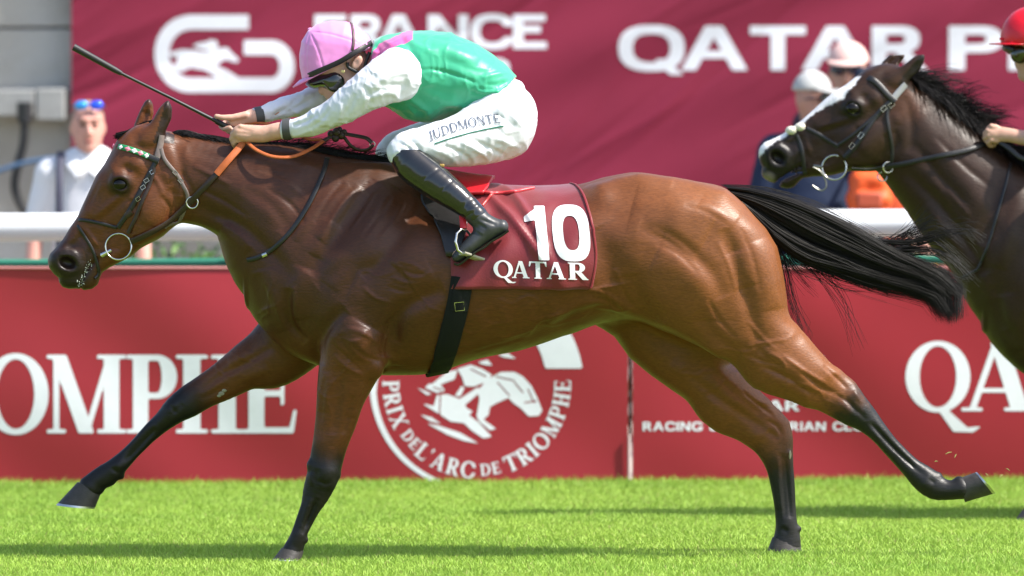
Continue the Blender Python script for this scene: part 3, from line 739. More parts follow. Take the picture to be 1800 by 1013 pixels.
    if ch == 'J':
        w = .46*k; return U(np.maximum(stem(w - m, b=False), .05 - y), np.where(y < .1, np.maximum(ring(w - m - .14, .1, .14 + T/2, .30, T, t), y - .1), 9.0)), w
    if ch == 'X':
        w = .84*k; return U(_ln(x, y, w - S - T/2, 0, S + T/2, 1, T), _ln(x, y, S + t/2, 0, w - S - t/2, 1, t), foot(S + t/2, t), foot(w - S - T/2, T), foot(S + T/2, T, True), foot(w - S - t/2, t, True)), w
    if ch == 'S':
        w = .66*k; c = w/2
        up = np.maximum(ring(c, .74, c, .27, T, t), np.minimum(.74 - x*0 - y, x - c) * 1.0 if False else -np.maximum(x - c, .74 - y)*1.0 if False else -_box(x, y, c, .3, 2, .70))
        lo = np.maximum(ring(c, .27, c, .28, T, t), -_box(x, y, -1, .30, c, .7))
        return U(up, lo), w
    if ch == '&':
        w = .86*k; return U(ring(.30*k, .76, .2*k, .25, T*.8, t), ring(.30*k, .28, .30*k, .29, T*.8, t), _ln(x, y, w - T*.5, 0, .2*k, .8, T*.9)), w
    if ch == "'": return poly_sd([(.02, 1), (.16, 1), (.10, .70), (.04, .70)], x, y), .2
    if ch == '1':
        w = .46; return U(_box(x, y, w - T, 0, w, 1), poly_sd([(w - T*.5, 1), (w - T*.1, 1), (w - T, .74), (.02, .70), (.02, .80)], x, y)), w
    if ch == '0':
        w = .76; return np.maximum(_ell(x, y, w/2, .5, w/2, .52, 2.9), -_ell(x, y, w/2, .5, w/2 - T, .52 - T*.95, 2.6)), w
    return np.full(x.shape, 9.0), .3
def fill(fun, x0, x1, y0, y1, h):
    """marching squares: the inside of fun < 0 as polygons over a grid of step h"""
    nx, ny = max(2, int(math.ceil((x1 - x0) / h)) + 1), max(2, int(math.ceil((y1 - y0) / h)) + 1)
    gx, gy = np.linspace(x0, x1, nx), np.linspace(y0, y1, ny)
    D = fun(*np.meshgrid(gx, gy, indexing='ij'))
    verts, faces, ids = [], [], {}
    def vid(key, p):
        if key not in ids: ids[key] = len(verts); verts.append(p)
        return ids[key]
    neg = D < 0
    c4 = neg[:-1, :-1].astype(int) + neg[1:, :-1] + neg[1:, 1:] + neg[:-1, 1:]
    for i, j in np.argwhere(c4 > 0):
        q = ((i, j), (i + 1, j), (i + 1, j + 1), (i, j + 1)); f = []
        for a in range(4):
            A, B = q[a], q[(a + 1) % 4]; da, db = D[A], D[B]
            if da < 0: f.append(vid(A, (gx[A[0]], gy[A[1]])))
            if (da < 0) != (db < 0):
                t = da / (da - db); key = (min(A, B), max(A, B))
                f.append(vid(key, (gx[A[0]] + t * (gx[B[0]] - gx[A[0]]), gy[A[1]] + t * (gy[B[1]] - gy[A[1]]))))
        f = list(dict.fromkeys(f))
        if len(f) > 2: faces.append(tuple(int(z) for z in f))
    return verts, faces
def sheet(name, fun, box, h, place, m, parent, **k):
    v, f = fill(fun, *box, h)
    if not f: return None
    me = bpy.data.meshes.new(name); me.from_pydata([tuple(place(a, b)) for a, b in v], [], f); me.update()
    me.polygons.foreach_set('use_smooth', [True] * len(me.polygons))
    return obj(name, me, m, parent, **k)
SERIF = dict(T=.20, t=.075, S=.085, sh=.05)
SERIFB = dict(T=.19, t=.095, S=.075, sh=.07)
LIGHTS = dict(T=.10, t=.06, S=.06, sh=.035)
SANS = dict(T=.25, t=.20, S=0.0, w=1.25, p=2.5)
def letters(text, spans, place, st, m, parent, res=30, name='letter'):
    """one object per letter; spans: list of (u0, u1) in the units of place, v is 0..1 over the cap height"""
    for ch, (u0, u1) in zip(text, spans):
        w = glyph(ch, np.zeros((1, 1)), np.zeros((1, 1)), st)[1]
        over = .75 if ch == 'Q' and st['S'] else .06
        pl = lambda a, b, u0=u0, u1=u1, w=w: place(u0 + a / w * (u1 - u0), b)
        sheet(name, lambda x, y, ch=ch: glyph(ch, x, y, st)[0], (-.06, w + over, -.36 if ch == 'Q' else -.06, 1.06), 1.1 / res, pl, m, parent)
def auto_spans(text, u0, u1, st, gap=.08):
    ws = [glyph(c, np.zeros((1, 1)), np.zeros((1, 1)), st)[1] if c != ' ' else .35 * st.get('w', 1) for c in text]
    tot = sum(ws) + gap * (len(ws) - 1); s = (u1 - u0) / tot; out = []; u = u0
    for c, w in zip(text, ws): out.append((u, u + w * s)); u += (w + gap) * s
    return out
# ================================================================== the setting
Y_BOARD, Y_RAIL, Y_WALL = 4.85, 5.45, 11.3
grass_mat = mat('turf_ground', (.17, .23, .04), rough=.9, spec=.1, var=.25, vscale=1.2, vcol=None, bump=.02, bscale=60)
b = MB(); b.add([(-300, -60, 0), (300, -60, 0), (300, Y_BOARD + .3, 0), (-300, Y_BOARD + .3, 0)], [(0, 1, 2, 3)])
ground = b.build('ground', grass_mat, kind='structure')
b = MB(); b.add([(-300, Y_BOARD + .3, -.004), (300, Y_BOARD + .3, -.004), (300, 400, -.004), (-300, 400, -.004)], [(0, 1, 2, 3)])
b.build('path', mat('path_gravel', (.34, .31, .27), rough=.95, spec=.1, var=.15, vscale=6, bump=.006, bscale=90), kind='structure')
# grass blades
def build_grass(n=520000):
    r = np.random.default_rng(3)
    y = -1.6 + (Y_BOARD + .02 + 1.6) * r.random(n) ** 0.92; x = (r.random(n) * 2 - 1) * (2.75 + .02 * (y + 25) * .9)
    edge = smoothstep(3.9, 4.75, y)
    nz = vnoise(np.c_[x, y * .6, 0 * x], .35, 4); nz2 = vnoise(np.c_[x * .5, y, 0 * x], .12, 6)
    hgt = (.013 + .016 * r.random(n)) * (1 + .25 * nz) + edge * (.002 + .026 * r.random(n) ** 4)
    wid = .0011 + .0013 * r.random(n); az = r.random(n) * 2 * np.pi; lean = hgt * (.25 + .85 * r.random(n)); la = r.random(n) * 2 * np.pi
    dx, dy = np.cos(az) * wid, np.sin(az) * wid * .6; lx, ly = np.cos(la) * lean, np.sin(la) * lean
    V = np.empty((n, 5, 3), np.float32)
    V[:, 0] = np.c_[x - dx, y - dy, 0 * x - .002]; V[:, 1] = np.c_[x + dx, y + dy, 0 * x - .002]
    V[:, 2] = np.c_[x - dx * .8 + lx * .35, y - dy * .8 + ly * .35, hgt * .62]; V[:, 3] = np.c_[x + dx * .8 + lx * .35, y + dy * .8 + ly * .35, hgt * .62]
    V[:, 4] = np.c_[x + lx, y + ly, hgt]
    o = np.arange(n)[:, None] * 5
    me = mesh_np('grass', V.reshape(-1, 3), (o + [[0, 1, 3, 2]]), (o + [[2, 3, 4]]))
    a, bq = np.float32((.37, .53, .085)), np.float32((.27, .44, .065)); dry = np.float32((.36, .34, .12))
    t = np.clip(.42 + .3 * vnoise(np.c_[x * .35, y, 0 * x], .5, 14) + .25 * nz + .3 * nz2 + .35 * (r.random(n) - .5) + .45 * edge, 0, 1)[:, None]
    c = a * (1 - t) + bq * t
    c = np.where((r.random(n) < .035)[:, None], dry, c) * (.8 + .4 * r.random(n))[:, None]
    set_color(me, np.repeat(c, 5, 0))
    m = bpy.data.materials.new('grass_blade'); m.use_nodes = True; nt = m.node_tree; pb = nt.nodes['Principled BSDF']
    at = nt.nodes.new('ShaderNodeAttribute'); at.attribute_name = 'Col'; pb.inputs['Roughness'].default_value = .5; pb.inputs['Specular IOR Level'].default_value = .25
    tr = nt.nodes.new('ShaderNodeBsdfTranslucent'); mx = nt.nodes.new('ShaderNodeMixShader'); mx.inputs[0].default_value = .30
    nt.links.new(at.outputs['Color'], pb.inputs['Base Color']); nt.links.new(at.outputs['Color'], tr.inputs['Color'])
    nt.links.new(pb.outputs[0], mx.inputs[1]); nt.links.new(tr.outputs[0], mx.inputs[2]); nt.links.new(mx.outputs[0], nt.nodes['Material Output'].inputs['Surface'])
    return obj('grass', me, m, label='short bright green turf in front of the red boards', cat='grass', kind='stuff')
build_grass()

white_print = mat('white_print', (.74, .75, .79), rough=.55, spec=.3, var=.03, vscale=30)
# ---- concrete wall
conc = mat('concrete', (.46, .45, .43), rough=.9, spec=.15, vcol=(.33, .30, .26), vscale=1.3, bump=.01, bscale=14, detail=6)
wall = empty('concrete_wall', (0, Y_WALL, 0), label='grey concrete wall behind the crowd carrying the crimson banner', cat='wall')
xs = [-9.0, -6.4, float(P(-40, 0, Y_WALL).x), float(P(420, 0, Y_WALL).x), float(P(1000, 0, Y_WALL).x), float(P(1600, 0, Y_WALL).x), 6.4, 9.0]
for i in range(len(xs) - 1):
    for z0, z1 in ((0, 1.02), (1.02, 2.0), (2.0, 4.2)):
        b = MB(); b.box(((xs[i] + xs[i+1]) / 2, Y_WALL + .16, (z0 + z1) / 2), (xs[i+1] - xs[i] - .012, .3 + .01 * ((i * 7 + int(z0)) % 3), z1 - z0 - .012)); b.build('panel', conc, wall, smooth=False, bevel=.006)
b = MB(); b.box((0, Y_WALL + .3, 2.1), (18, .2, 4.18)); b.build('core', mat('joint', (.12, .12, .12), rough=.95), wall, smooth=False)
# ---- crimson banner, hung cloth with creases
BX0, BX1 = P(124, 0, Y_WALL - .12).x, 5.6
BZ0, BZ1 = P(900, 338, Y_WALL - .12).z, 2.75
_r = np.random.default_rng(11)
_cre = [(_r.uniform(0, 1900), _r.uniform(-60, 330), _r.uniform(-.9, -.35), _r.uniform(60, 220), _r.uniform(4, 10), _r.uniform(-10, 10)) for _ in range(90)]
def banner_wave(px, py):
    """depth of the hanging cloth in metres"""
    w = .009 * np.sin((px * .55 + py * 1.0) / 46.0) + .007 * np.sin((px * .8 + py * .9) / 83.0 + 1.3) + .006 * np.sin((px * .35 + py) / 24.0 + 2) + .02 * np.sin(px / 210.)
    for cx, cy, sl, L, sg, am in _cre:
        u, v = (px - cx), (py - cy); c, s = math.cos(sl), math.sin(sl)
        a, q = u * c + v * s, -u * s + v * c
        w = w + am * .0010 * np.exp(-(a / L) ** 2 - (q / sg) ** 2)
    return w
_bwx, _bwy = np.arange(100, 2320, 6.6), np.arange(-270, 346, 6.2)
_bw = banner_wave(*np.meshgrid(_bwx, _bwy, indexing='ij'))
def on_banner(px, py, lift=0.0):
    a = min(max((px - 100) / 6.6, 0), len(_bwx) - 1.001); c = min(max((py + 270) / 6.2, 0), len(_bwy) - 1.001)
    i, j = int(a), int(c); a -= i; c -= j
    w = (_bw[i, j] * (1 - a) + _bw[i+1, j] * a) * (1 - c) + (_bw[i, j+1] * (1 - a) + _bw[i+1, j+1] * a) * c
    return P(px, py, Y_WALL - .12 - w - lift)
def cloth_grid(name, x0, x1, y0, y1, nx, ny, fn, m, parent):
    gx, gy = np.linspace(x0, x1, nx), np.linspace(y0, y1, ny)
    V = [tuple(fn(a, c)) for c in gy for a in gx]
    i = np.arange(nx - 1)[None, :] + np.arange(ny - 1)[:, None] * nx; i = i.ravel()
    return obj(name, mesh_np(name, V, np.c_[i + nx, i + nx + 1, i + 1, i]), m, parent)
ban_mat = mat('banner_cloth', (.235, .020, .048), rough=.6, spec=.22, sheen=.0, var=.06, vscale=3, bump=.0006, bscale=160)
banner = empty('race_banner', (0, Y_WALL - .2, BZ0), label='large crimson cloth banner with white lettering hanging on the far wall', cat='banner')
cloth_grid('cloth', 126.4, 2297.8, -257.6, 337.6, 330, 97, on_banner, ban_mat, banner)
def row(py_base, cap):  return lambda u, v: on_banner(u, py_base - v * cap, .0022)
letters('FRANCE', [(553, 611), (617, 677), (663, 742), (752, 823), (827, 898), (902, 961)], row(86, 60), SANS, white_print, banner)
letters('GALOP', auto_spans('GALOP', 556, 896, SANS), row(163, 60), SANS, white_print, banner)
letters('QATAR', [(1087, 1203), (1199, 1314), (1318, 1416), (1411, 1528), (1532, 1630)], row(124, 78), SANS, white_print, banner)
letters('PR', [(1667, 1762), (1772, 1872)], row(124, 78), SANS, white_print, banner)
def _stroke(path, hw): 
    pp = np.asarray(path, float)
    def f(x, y):
        d, t = seg_field(pp, x, y); d = d - hw
        e0 = (pp[0] - pp[1]) / np.linalg.norm(pp[0] - pp[1]); e1 = (pp[-1] - pp[-2]) / np.linalg.norm(pp[-1] - pp[-2])
        c0 = (x - pp[0, 0]) * e0[0] + (y - pp[0, 1]) * e0[1]; c1 = (x - pp[-1, 0]) * e1[0] + (y - pp[-1, 1]) * e1[1]
        n0 = np.hypot(x - pp[0, 0], y - pp[0, 1]) < hw * 1.6; n1 = np.hypot(x - pp[-1, 0], y - pp[-1, 1]) < hw * 1.6
        d = np.where(n0, np.maximum(d, c0), d); return np.where(n1, np.maximum(d, c1), d)
    return f
g_path = [(438, 39.5), (335, 39.5)] + [(335 + 50 * math.cos(a), 95 - 55 * math.sin(a)) for a in np.linspace(math.pi/2 + .2, 3*math.pi/2 - .2, 16)] + [(335, 150), (478, 150)] + \
         [(478 + 27 * math.cos(a), 117 - 33 * math.sin(a)) for a in np.linspace(-math.pi/2 + .2, math.pi/2 - .2, 12)] + [(478, 84), (429, 84)]
q53 = lambda L: [(230 + a / 5.33, c / 5.33) for a, c in L]
gal_horse = q53([(350,500),(480,465),(600,475),(690,490),(760,470),(860,450),(910,450),(940,490),(1020,565),(990,590),(900,560),(860,570),(805,620),(900,660),(1030,740),(940,740),(825,672),(905,740),(830,740),(700,660),(560,635),(470,680),(370,640),(400,612),(436,590),(440,525),(400,540)])
gal_jock = q53([(575,435),(640,405),(715,395),(740,375),(800,380),(825,425),(805,436),(832,465),(790,480),(730,466),(690,470),(640,455)])
id_banner = lambda u, v: on_banner(u, v, .0022)
sheet('emblem', lambda x, y: np.minimum.reduce([_stroke(g_path, 13)(x, y), poly_sd(gal_horse, x, y), poly_sd(gal_jock, x, y)]), (268, 520, 20, 168), 2.2, id_banner, white_print, banner)

# ---- advertising boards
brd_mat = mat('board_print', (.33, .022, .033), rough=.42, spec=.4, var=.05, vscale=3, bump=.0004, bscale=200)
def board_wave(px, py):
    return .010 * np.sin((px * .62 - py * .9) / 52.0 + .6) * (.6 + .4 * np.sin(px / 170.)) + .006 * np.sin((px * .5 - py) / 96.0) + .004 * np.sin((px * .2 + py) / 61. + 2)
def on_board(px, py, lift=0.0):
    return P(px, py, Y_BOARD - float(board_wave(np.float64(px), np.float64(py))) - lift)
board_label = ['red advertising board with white word ending and round race emblem', 'red advertising board with horned racing club crest and large white Q']
boards = []
for (a, c), lab in zip(((-420, 1104), (1112, 2300)), board_label):
    p0, p1 = P(a, 860, Y_BOARD), P(c, 860, Y_BOARD)
    o = empty('advertising_board', ((p0.x + p1.x) / 2, Y_BOARD, 0), label=lab, cat='board', group='advertising boards')
    cloth_grid('panel', a, c, 471, 866, int((c - a) / 9), 44, on_board, brd_mat, o)
    bk = MB(); bk.box(((p0.x + p1.x) / 2, Y_BOARD + .06, .46), (p1.x - p0.x - .02, .05, .90)); bk.build('backing', mat('board_back', (.3, .05, .06), rough=.6), o, smooth=False)
    hm = MB(); hm.tube([on_board(u, 471, .004) for u in np.linspace(a, c, 120)], .005, 6); hm.build('hem', mat('hem', (.6, .22, .22), rough=.5), o)
    boards.append(o)
pole = MB(); pole.tube([P(1108, 470, Y_BOARD + .02), P(1108, 770, Y_BOARD + .02)], .006, 8); pl_ = pole.build('post', mat('post_red', (.22, .02, .03), rough=.5), boards[0])
pole = MB(); pole.tube([P(1106, 765, Y_BOARD - .01), P(1106, 845, Y_BOARD - .01)], .006, 8); pole.build('post_foot', mat('post_grey', (.62, .45, .45), rough=.5), boards[0])
rowb = lambda base, cap: (lambda u, v: on_board(u, base - v * cap, .0014))
letters('OMPHE', [(-30, 85), (82, 221), (222, 311), (309, 427), (425, 516)], rowb(762, 138), SERIF, white_print, boards[0], res=44)
letters('QA', [(1592, 1706), (1690, 1822)], rowb(723, 121), SERIF, white_print, boards[1], res=44)
letters('QATAR', auto_spans('QATAR', 1256, 1406, SANS), rowb(723, 19), SANS, white_print, boards[1], res=18)
txt = 'RACING & EQUESTRIAN CLUB'
letters(txt.replace(' ', '  ').replace('  ', ' '), auto_spans(txt, 1130, 1536, SANS, .14), rowb(758, 16), SANS, white_print, boards[1], res=16)
id_board = lambda u, v: on_board(u, v, .0014)
crest = [[(1283,640),(1306,643),(1298,661),(1288,656)],[(1336,661),(1366,664),(1352,684)],[(1424,624),(1454,627),(1428,633)],[(1300,628),(1318,652),(1310,652)]]
for c in crest: sheet('crest_stroke', lambda x, y, c=c: poly_sd(c, x, y), (1278, 1460, 620, 690), 2.0, id_board, white_print, boards[1])
q34 = lambda L: [(620 + a / 3.376, 560 + c / 3.376) for a, c in L]
fig = [q34(L) for L in (
 [(830,345),(880,318),(960,318),(1010,345),(1060,400),(1095,470),(1125,545),(1105,578),(1045,582),(1000,535),(950,500),(925,472),(850,505),(815,525),(805,575),(775,600),(850,655),(815,665),(750,612),(735,580),(752,480),(742,430),(790,370)],
 [(620,300),(700,275),(770,300),(825,335),(800,372),(720,405),(665,402),(650,350)], [(470,390),(560,318),(622,305),(604,362),(520,392),(548,430),(500,442),(428,412),(452,388)],
 [(500,455),(560,450),(635,478),(680,535),(712,552),(690,575),(745,615),(800,675),(825,702),(775,712),(705,665),(660,622),(580,612),(520,572),(412,505),(480,520)],
 [(438,622),(520,640),(640,680),(748,744),(660,727),(560,690)], [(398,570),(470,588),(528,630),(460,610)], [(606,460),(645,402),(664,410),(640,462)], [(632,480),(740,410),(770,425),(690,495),(662,516)],
 [(380,410),(440,455),(470,450),(430,430)], [(860,215),(920,205),(970,240),(900,232)], [(740,262),(800,245),(830,280),(780,275)])]
cutl = [q34(L) for L in ([(860,380),(930,460)],[(520,450),(515,570)],[(700,300),(790,345)],[(960,380),(1010,440)],[(1040,420),(1075,500)],[(1020,500),(1090,490)],[(850,345),(960,370)],[(480,410),(530,425)])]
def fig_sd(x, y):
    d = np.minimum.reduce([poly_sd(p, x, y) for p in fig])
    for c in cutl: d = np.maximum(d, 1.3 - seg_field(c, x, y)[0])
    return d
sheet('emblem', fig_sd, (730, 958, 615, 788), 1.7, id_board, white_print, boards[0])
EC = (838.0, 676.0)
def arch(x, y):
    a = np.degrees(np.arctan2(EC[1] - y, x - EC[0])) % 360; r = np.hypot(x - EC[0], y - EC[1])
    th = np.interp(a, [0, 20, 90, 150, 185, 250, 360], [66, 64, 52, 24, 11, 8, 8])
    d = np.abs(r - (188 - th / 2)) - th / 2
    return np.maximum(d, np.where(a < 90, y - 648, np.where(a > 250, (a - 250) * 3, -99)))
sheet('emblem_arch', arch, (644, 1032, 480, 866), 4.5, id_board, white_print, boards[0])
def arc_text(text, a0, a1, r, cap):
    ws = [(glyph(c.upper(), np.zeros((1, 1)), np.zeros((1, 1)), SERIFB)[1] if c != ' ' else .15) * (.72 if c.islower() else 1) + .10 for c in text]
    tot = sum(ws); u = 0
    for ch, wd in zip(text, ws):
        mid = (u + wd / 2) / tot; u += wd
        if ch == ' ': continue
        C = ch.upper(); cp = cap * (.72 if ch.islower() else 1); a = math.radians(a0 + (a1 - a0) * mid); w = glyph(C, np.zeros((1, 1)), np.zeros((1, 1)), SERIFB)[1]
        def place(u_, v_, a=a, w=w, cp=cp):
            s, t = (u_ - w / 2) * cp, r - (v_ - .5) * cp
            return on_board(EC[0] + math.cos(a) * t - math.sin(a) * s, EC[1] - math.sin(a) * t - math.cos(a) * s, .0014)
        sheet('letter', lambda x, y, C=C: glyph(C, x, y, SERIFB)[0], (-.06, w + .06, -.06, 1.06), .042, place, white_print, boards[0])
arc_text("PRIX deL'ARC de TRIOMPHE", 177, 363, 151, 29)

# ---- running rail
rail_white = mat('rail_plastic', (.80, .82, .83), rough=.30, spec=.5, var=.03, vscale=4)
rail_green = mat('rail_green', (.03, .20, .13), rough=.4, spec=.4)
rail = empty('running_rail', (0, Y_RAIL, 0), label='white tubular running rail on green posts behind the red boards', cat='rail')
zr = P(900, 396, Y_RAIL).z
b = MB(); b.tube([(-9 + i * .5, Y_RAIL, zr) for i in range(37)], .0605, 20); b.build('top_tube', rail_white, rail)
zg = P(900, 460, Y_RAIL + .12).z
b = MB(); b.tube([(-9 + i * .5, Y_RAIL + .12, zg) for i in range(37)], .020, 10); b.build('lower_tube', rail_green, rail)
for px in (-560, 420, 1400, 2300):
    p = P(px, 440, Y_RAIL + .06)
    b = MB(); b.tube([(p.x, Y_RAIL + .05, 0), (p.x, Y_RAIL + .05, zr - .05)], .032, 10); b.tube([(p.x, Y_RAIL + .05, zr - .09), (p.x, Y_RAIL, zr - .02)], .045, 10); b.build('post', rail_green, rail)

# ---- low hedge and flowers behind the rail
leaf_mat = mat('hedge_leaf', (.045, .10, .018), rough=.5, spec=.3, attr='Col')
def leaf_cloud(name, c, r, n, size, cols, parent=None, **k):
    g = np.random.default_rng(int(abs(c[0] * 997)) + n)
    d = g.normal(size=(n, 3)); d /= np.linalg.norm(d, axis=1, keepdims=True)
    p = np.asarray(c) + d * np.asarray(r) * (g.random((n, 1)) ** .4)
    a = g.normal(size=(n, 3)); a /= np.linalg.norm(a, axis=1, keepdims=True); q = np.cross(a, g.normal(size=(n, 3))); q /= np.linalg.norm(q, axis=1, keepdims=True)
    s = size * (.6 + .8 * g.random((n, 1)))
    V = np.stack([p - a * s, p + q * s * .45, p + a * s, p - q * s * .45], 1).reshape(-1, 3)
    me = mesh_np(name, V, np.arange(n)[:, None] * 4 + [[0, 1, 2, 3]], smooth=False)
    cl = np.asarray(cols, np.float32)[g.integers(0, len(cols), n)] * (.7 + .6 * g.random((n, 1)))
    set_color(me, np.repeat(cl, 4, 0)); return obj(name, me, leaf_mat, parent, **k)
GREENS = [(.04, .10, .015), (.07, .15, .02), (.03, .07, .012)]
for i, px in enumerate((-300, 330, 820, 1250, 1700, 2150)):
    c = P(px, 440, 8.9); lab = ['low green hedge clump beyond the rail, left of the standing man', 'low green hedge clump beyond the rail, right of the standing man', 'low green hedge clump hidden behind the galloping bay horse', 'low green hedge clump beyond the rail, below the tail', 'flowering hedge clump beyond the rail with yellow and orange blooms', 'low green hedge clump at the far right beyond the rail'][i]
    h = empty('hedge_shrub', (c.x, 8.9, 0), label=lab, cat='shrub', group='shrubs beyond the rail')
    leaf_cloud('foliage', (c.x, 8.9, .48), (.75, .35, .5), 2600, .03, GREENS, h)
    st = MB()
    for j in range(5): st.tube([(c.x - .3 + .15 * j, 8.9, 0), (c.x - .36 + .18 * j, 8.9, .5)], .012, 5)
    st.build('stem', mat('stem', (.08, .05, .03), rough=.9), h)
    if i in (0, 4): leaf_cloud('blossom', (c.x - .1, 8.75, .74 if i == 4 else .6), (.30, .2, .22), 420, .03, [(.75, .42, .03), (.65, .2, .05), (.6, .35, .3)], h)
# ---- switch box and hanging cable on the wall
bx = empty('switch_box', tuple(P(60, 182, Y_WALL - .1)), label='grey metal switch box fixed to the concrete wall with a black plug', cat='switch box')
for a, c, d, e in ((-40, 62, 158, 205), (64, 116, 156, 212)):
    p0, p1 = P(a, d, Y_WALL - .1), P(c, e, Y_WALL - .1)
    b = MB(); b.box(((p0.x + p1.x) / 2, Y_WALL - .07, (p0.z + p1.z) / 2), (p1.x - p0.x, .14, p0.z - p1.z)); b.build('housing', mat('box_grey', (.30, .30, .29), rough=.6, var=.1), bx, smooth=False, bevel=.01)
b = MB(); b.tube([P(44, 180, Y_WALL - .2), P(44, 215, Y_WALL - .2)], .04, 10); b.build('plug', mat('black_plastic', (.015, .015, .017), rough=.4), bx)
cb = MB(); cb.tube([P(*q, Y_WALL - .2) for q in spline([(44, 205), (42, 250), (32, 290), (26, 330), (40, 366), (60, 390)], 30)], .022, 8)
tag(cb.build('cable', mat('cable_black', (.012, .012, .014), rough=.45)), 'thick black cable hanging from the wall switch box', 'cable')
cb = MB(); cb.tube([P(*q, Y_WALL - .25) for q in spline([(-60, 320), (0, 300), (50, 285), (110, 278), (180, 284)], 24)], .012, 8)
tag(cb.build('rope', mat('rope_blue', (.06, .12, .22), rough=.6)), 'thin blue rope slung in front of the concrete wall', 'rope')
# ================================================================== hooves, eyes, hair of the bay horse
hoof_mat = mat('hoof_horn', (.045, .04, .037), rough=.5, spec=.35, var=.3, vscale=40, bump=.001, bscale=90, bstretch=(1, 1, 3))
shoe_mat = mat('shoe_aluminium', (.6, .6, .58), rough=.35, metal=1.0)
def hoof(parent, cf, cb, toe, heel, y, w0=.034, w1=.052, mtx=None):
    """coronet front/back pixels, sole toe/heel pixels"""
    rings = []; n = 20
    def ring(a, c, w):
        A, B = P(*a, y), P(*c, y); m = (A + B) / 2; e = (A - B) / 2; out = []
        for k in range(n):
            t = 2 * math.pi * k / n; ct, s_ = math.cos(t), math.sin(t)
            sq = 1 - .12 * max(0, -ct)
            out.append(m + e * ct + Vector((0, w * s_ * sq, 0)))
        return out
    L = lambda p, q, t: (p[0] + (q[0] - p[0]) * t, p[1] + (q[1] - p[1]) * t)
    def build(ts, grow, name, m, par):
        b = MB(); R = [ring(L(cf, toe, t), L(cb, heel, t), (w0 + (w1 - w0) * t) * grow) for t in ts]
        v = [p for r in R for p in r]; f = []
        for i in range(len(R) - 1):
            for k in range(n): l = (k + 1) % n; f.append((i*n+k, i*n+l, (i+1)*n+l, (i+1)*n+k))
        f.append(tuple(range(n))[::-1]); f.append(tuple(range((len(R)-1)*n, len(R)*n)))
        b.add(v, f); o = b.build(name, m, par)
        if mtx is not None: o.matrix_world = mtx
        return o
    h = build([-.12, 0, .1, .35, .7, 1.0], 1.0, 'hoof', hoof_mat, parent)
    build([.99, 1.10], 1.02, 'horseshoe', shoe_mat, h)
hoof(horse1, (493, 966), (533, 971), (480, 983), (529, 985), -.13)
hoof(horse1, (132, 852), (178, 865), (101, 885), (167, 892), .15)
hoof(horse1, (1702, 882), (1690, 840), (1746, 869), (1715, 831), -.13)
hoof(horse1, (1357, 948), (1408, 956), (1347, 975), (1411, 977), .15)
eye_mat = mat('horse_eye', (.006, .004, .003), rough=.08, spec=.35)
lid_mat = mat('eyelid', (.012, .009, .008), rough=.4)
BASE_Y = {}   # depth of the body a tree belongs to
def cam_ray(px, py):
    o = Vector((0, -CAM_D, CAM_Z)); return o, (P(px, py, 0) - o).normalized()
def on(px, py, bvh, off=.004, side=-1, guess=-.1):
    """point on a body under a photo pixel (side -1) or straight behind it on the far side (+1)"""
    if side < 0: o, d = cam_ray(px, py)
    else: p = P(px, py, 0); o, d = Vector((p.x, 3 + p.y, p.z)), Vector((0, -1, 0))
    h = bvh.ray_cast(o, d)
    yc = BASE_Y.get(id(bvh), 0.0)
    if h[0] is None or (side > 0 and h[0].y < yc - .02):
        q = P(px, py, yc + guess * (-side)); h = bvh.find_nearest(q)
    return h[0] + h[1] * off, h[1]
def horse_eyes(parent, c, r, bvh=None):
    for s in (-1, 1):
        b = MB(); b.ball((c[0], s * c[1], c[2]), r, 20, 14); b.build('eye', eye_mat, parent)
_ex, _ez = W2(214, 323.5)
horse_eyes(horse1, (float(_ex), .0875, float(_ez)), (.0275, .020, .023))
hair_mat = mat('black_hair', (.012, .010, .009), rough=.42, spec=.28, attr='Col')
def hair(name, strands, parent, m=None, base=(.008, .0066, .0060), n=12):
    """strands: (points, root radius, tip radius) -> three-sided tapering tubes in one mesh"""
    V, Q, C = [], [], []; off = 0; g = np.random.default_rng(5)
    for pts, r0, r1 in strands:
        p = spline(np.asarray(pts, float)[:, [0, 2, 1]], n)[:, [0, 2, 1]]
        t = np.gradient(p, axis=0); t /= np.linalg.norm(t, axis=1, keepdims=True) + 1e-9
        a = np.cross(t, [0.1, 1, 0.05]); a /= np.linalg.norm(a, axis=1, keepdims=True) + 1e-9; b_ = np.cross(t, a)
        rr = np.linspace(r0, r1, n)[:, None]
        V.append(np.stack([p + rr * (a * math.cos(k * 2.0944) + b_ * math.sin(k * 2.0944)) for k in range(3)], 1).reshape(-1, 3))
        i = off + np.arange(n - 1) * 3
        for k in range(3): l = (k + 1) % 3; Q.append(np.c_[i + k, i + l, i + 3 + l, i + 3 + k])
        C.append(np.tile(np.float32(base) * (.6 + .9 * g.random()), (n * 3, 1))); off += n * 3
    me = mesh_np(name, np.concatenate(V), np.concatenate(Q)); set_color(me, np.concatenate(C))
    return obj(name, me, m or hair_mat, parent)
g = np.random.default_rng(21)
def flow(U, L, v, n=9):
    a, c = spline(U, n), spline(L, n); return a * (1 - v) + c * v
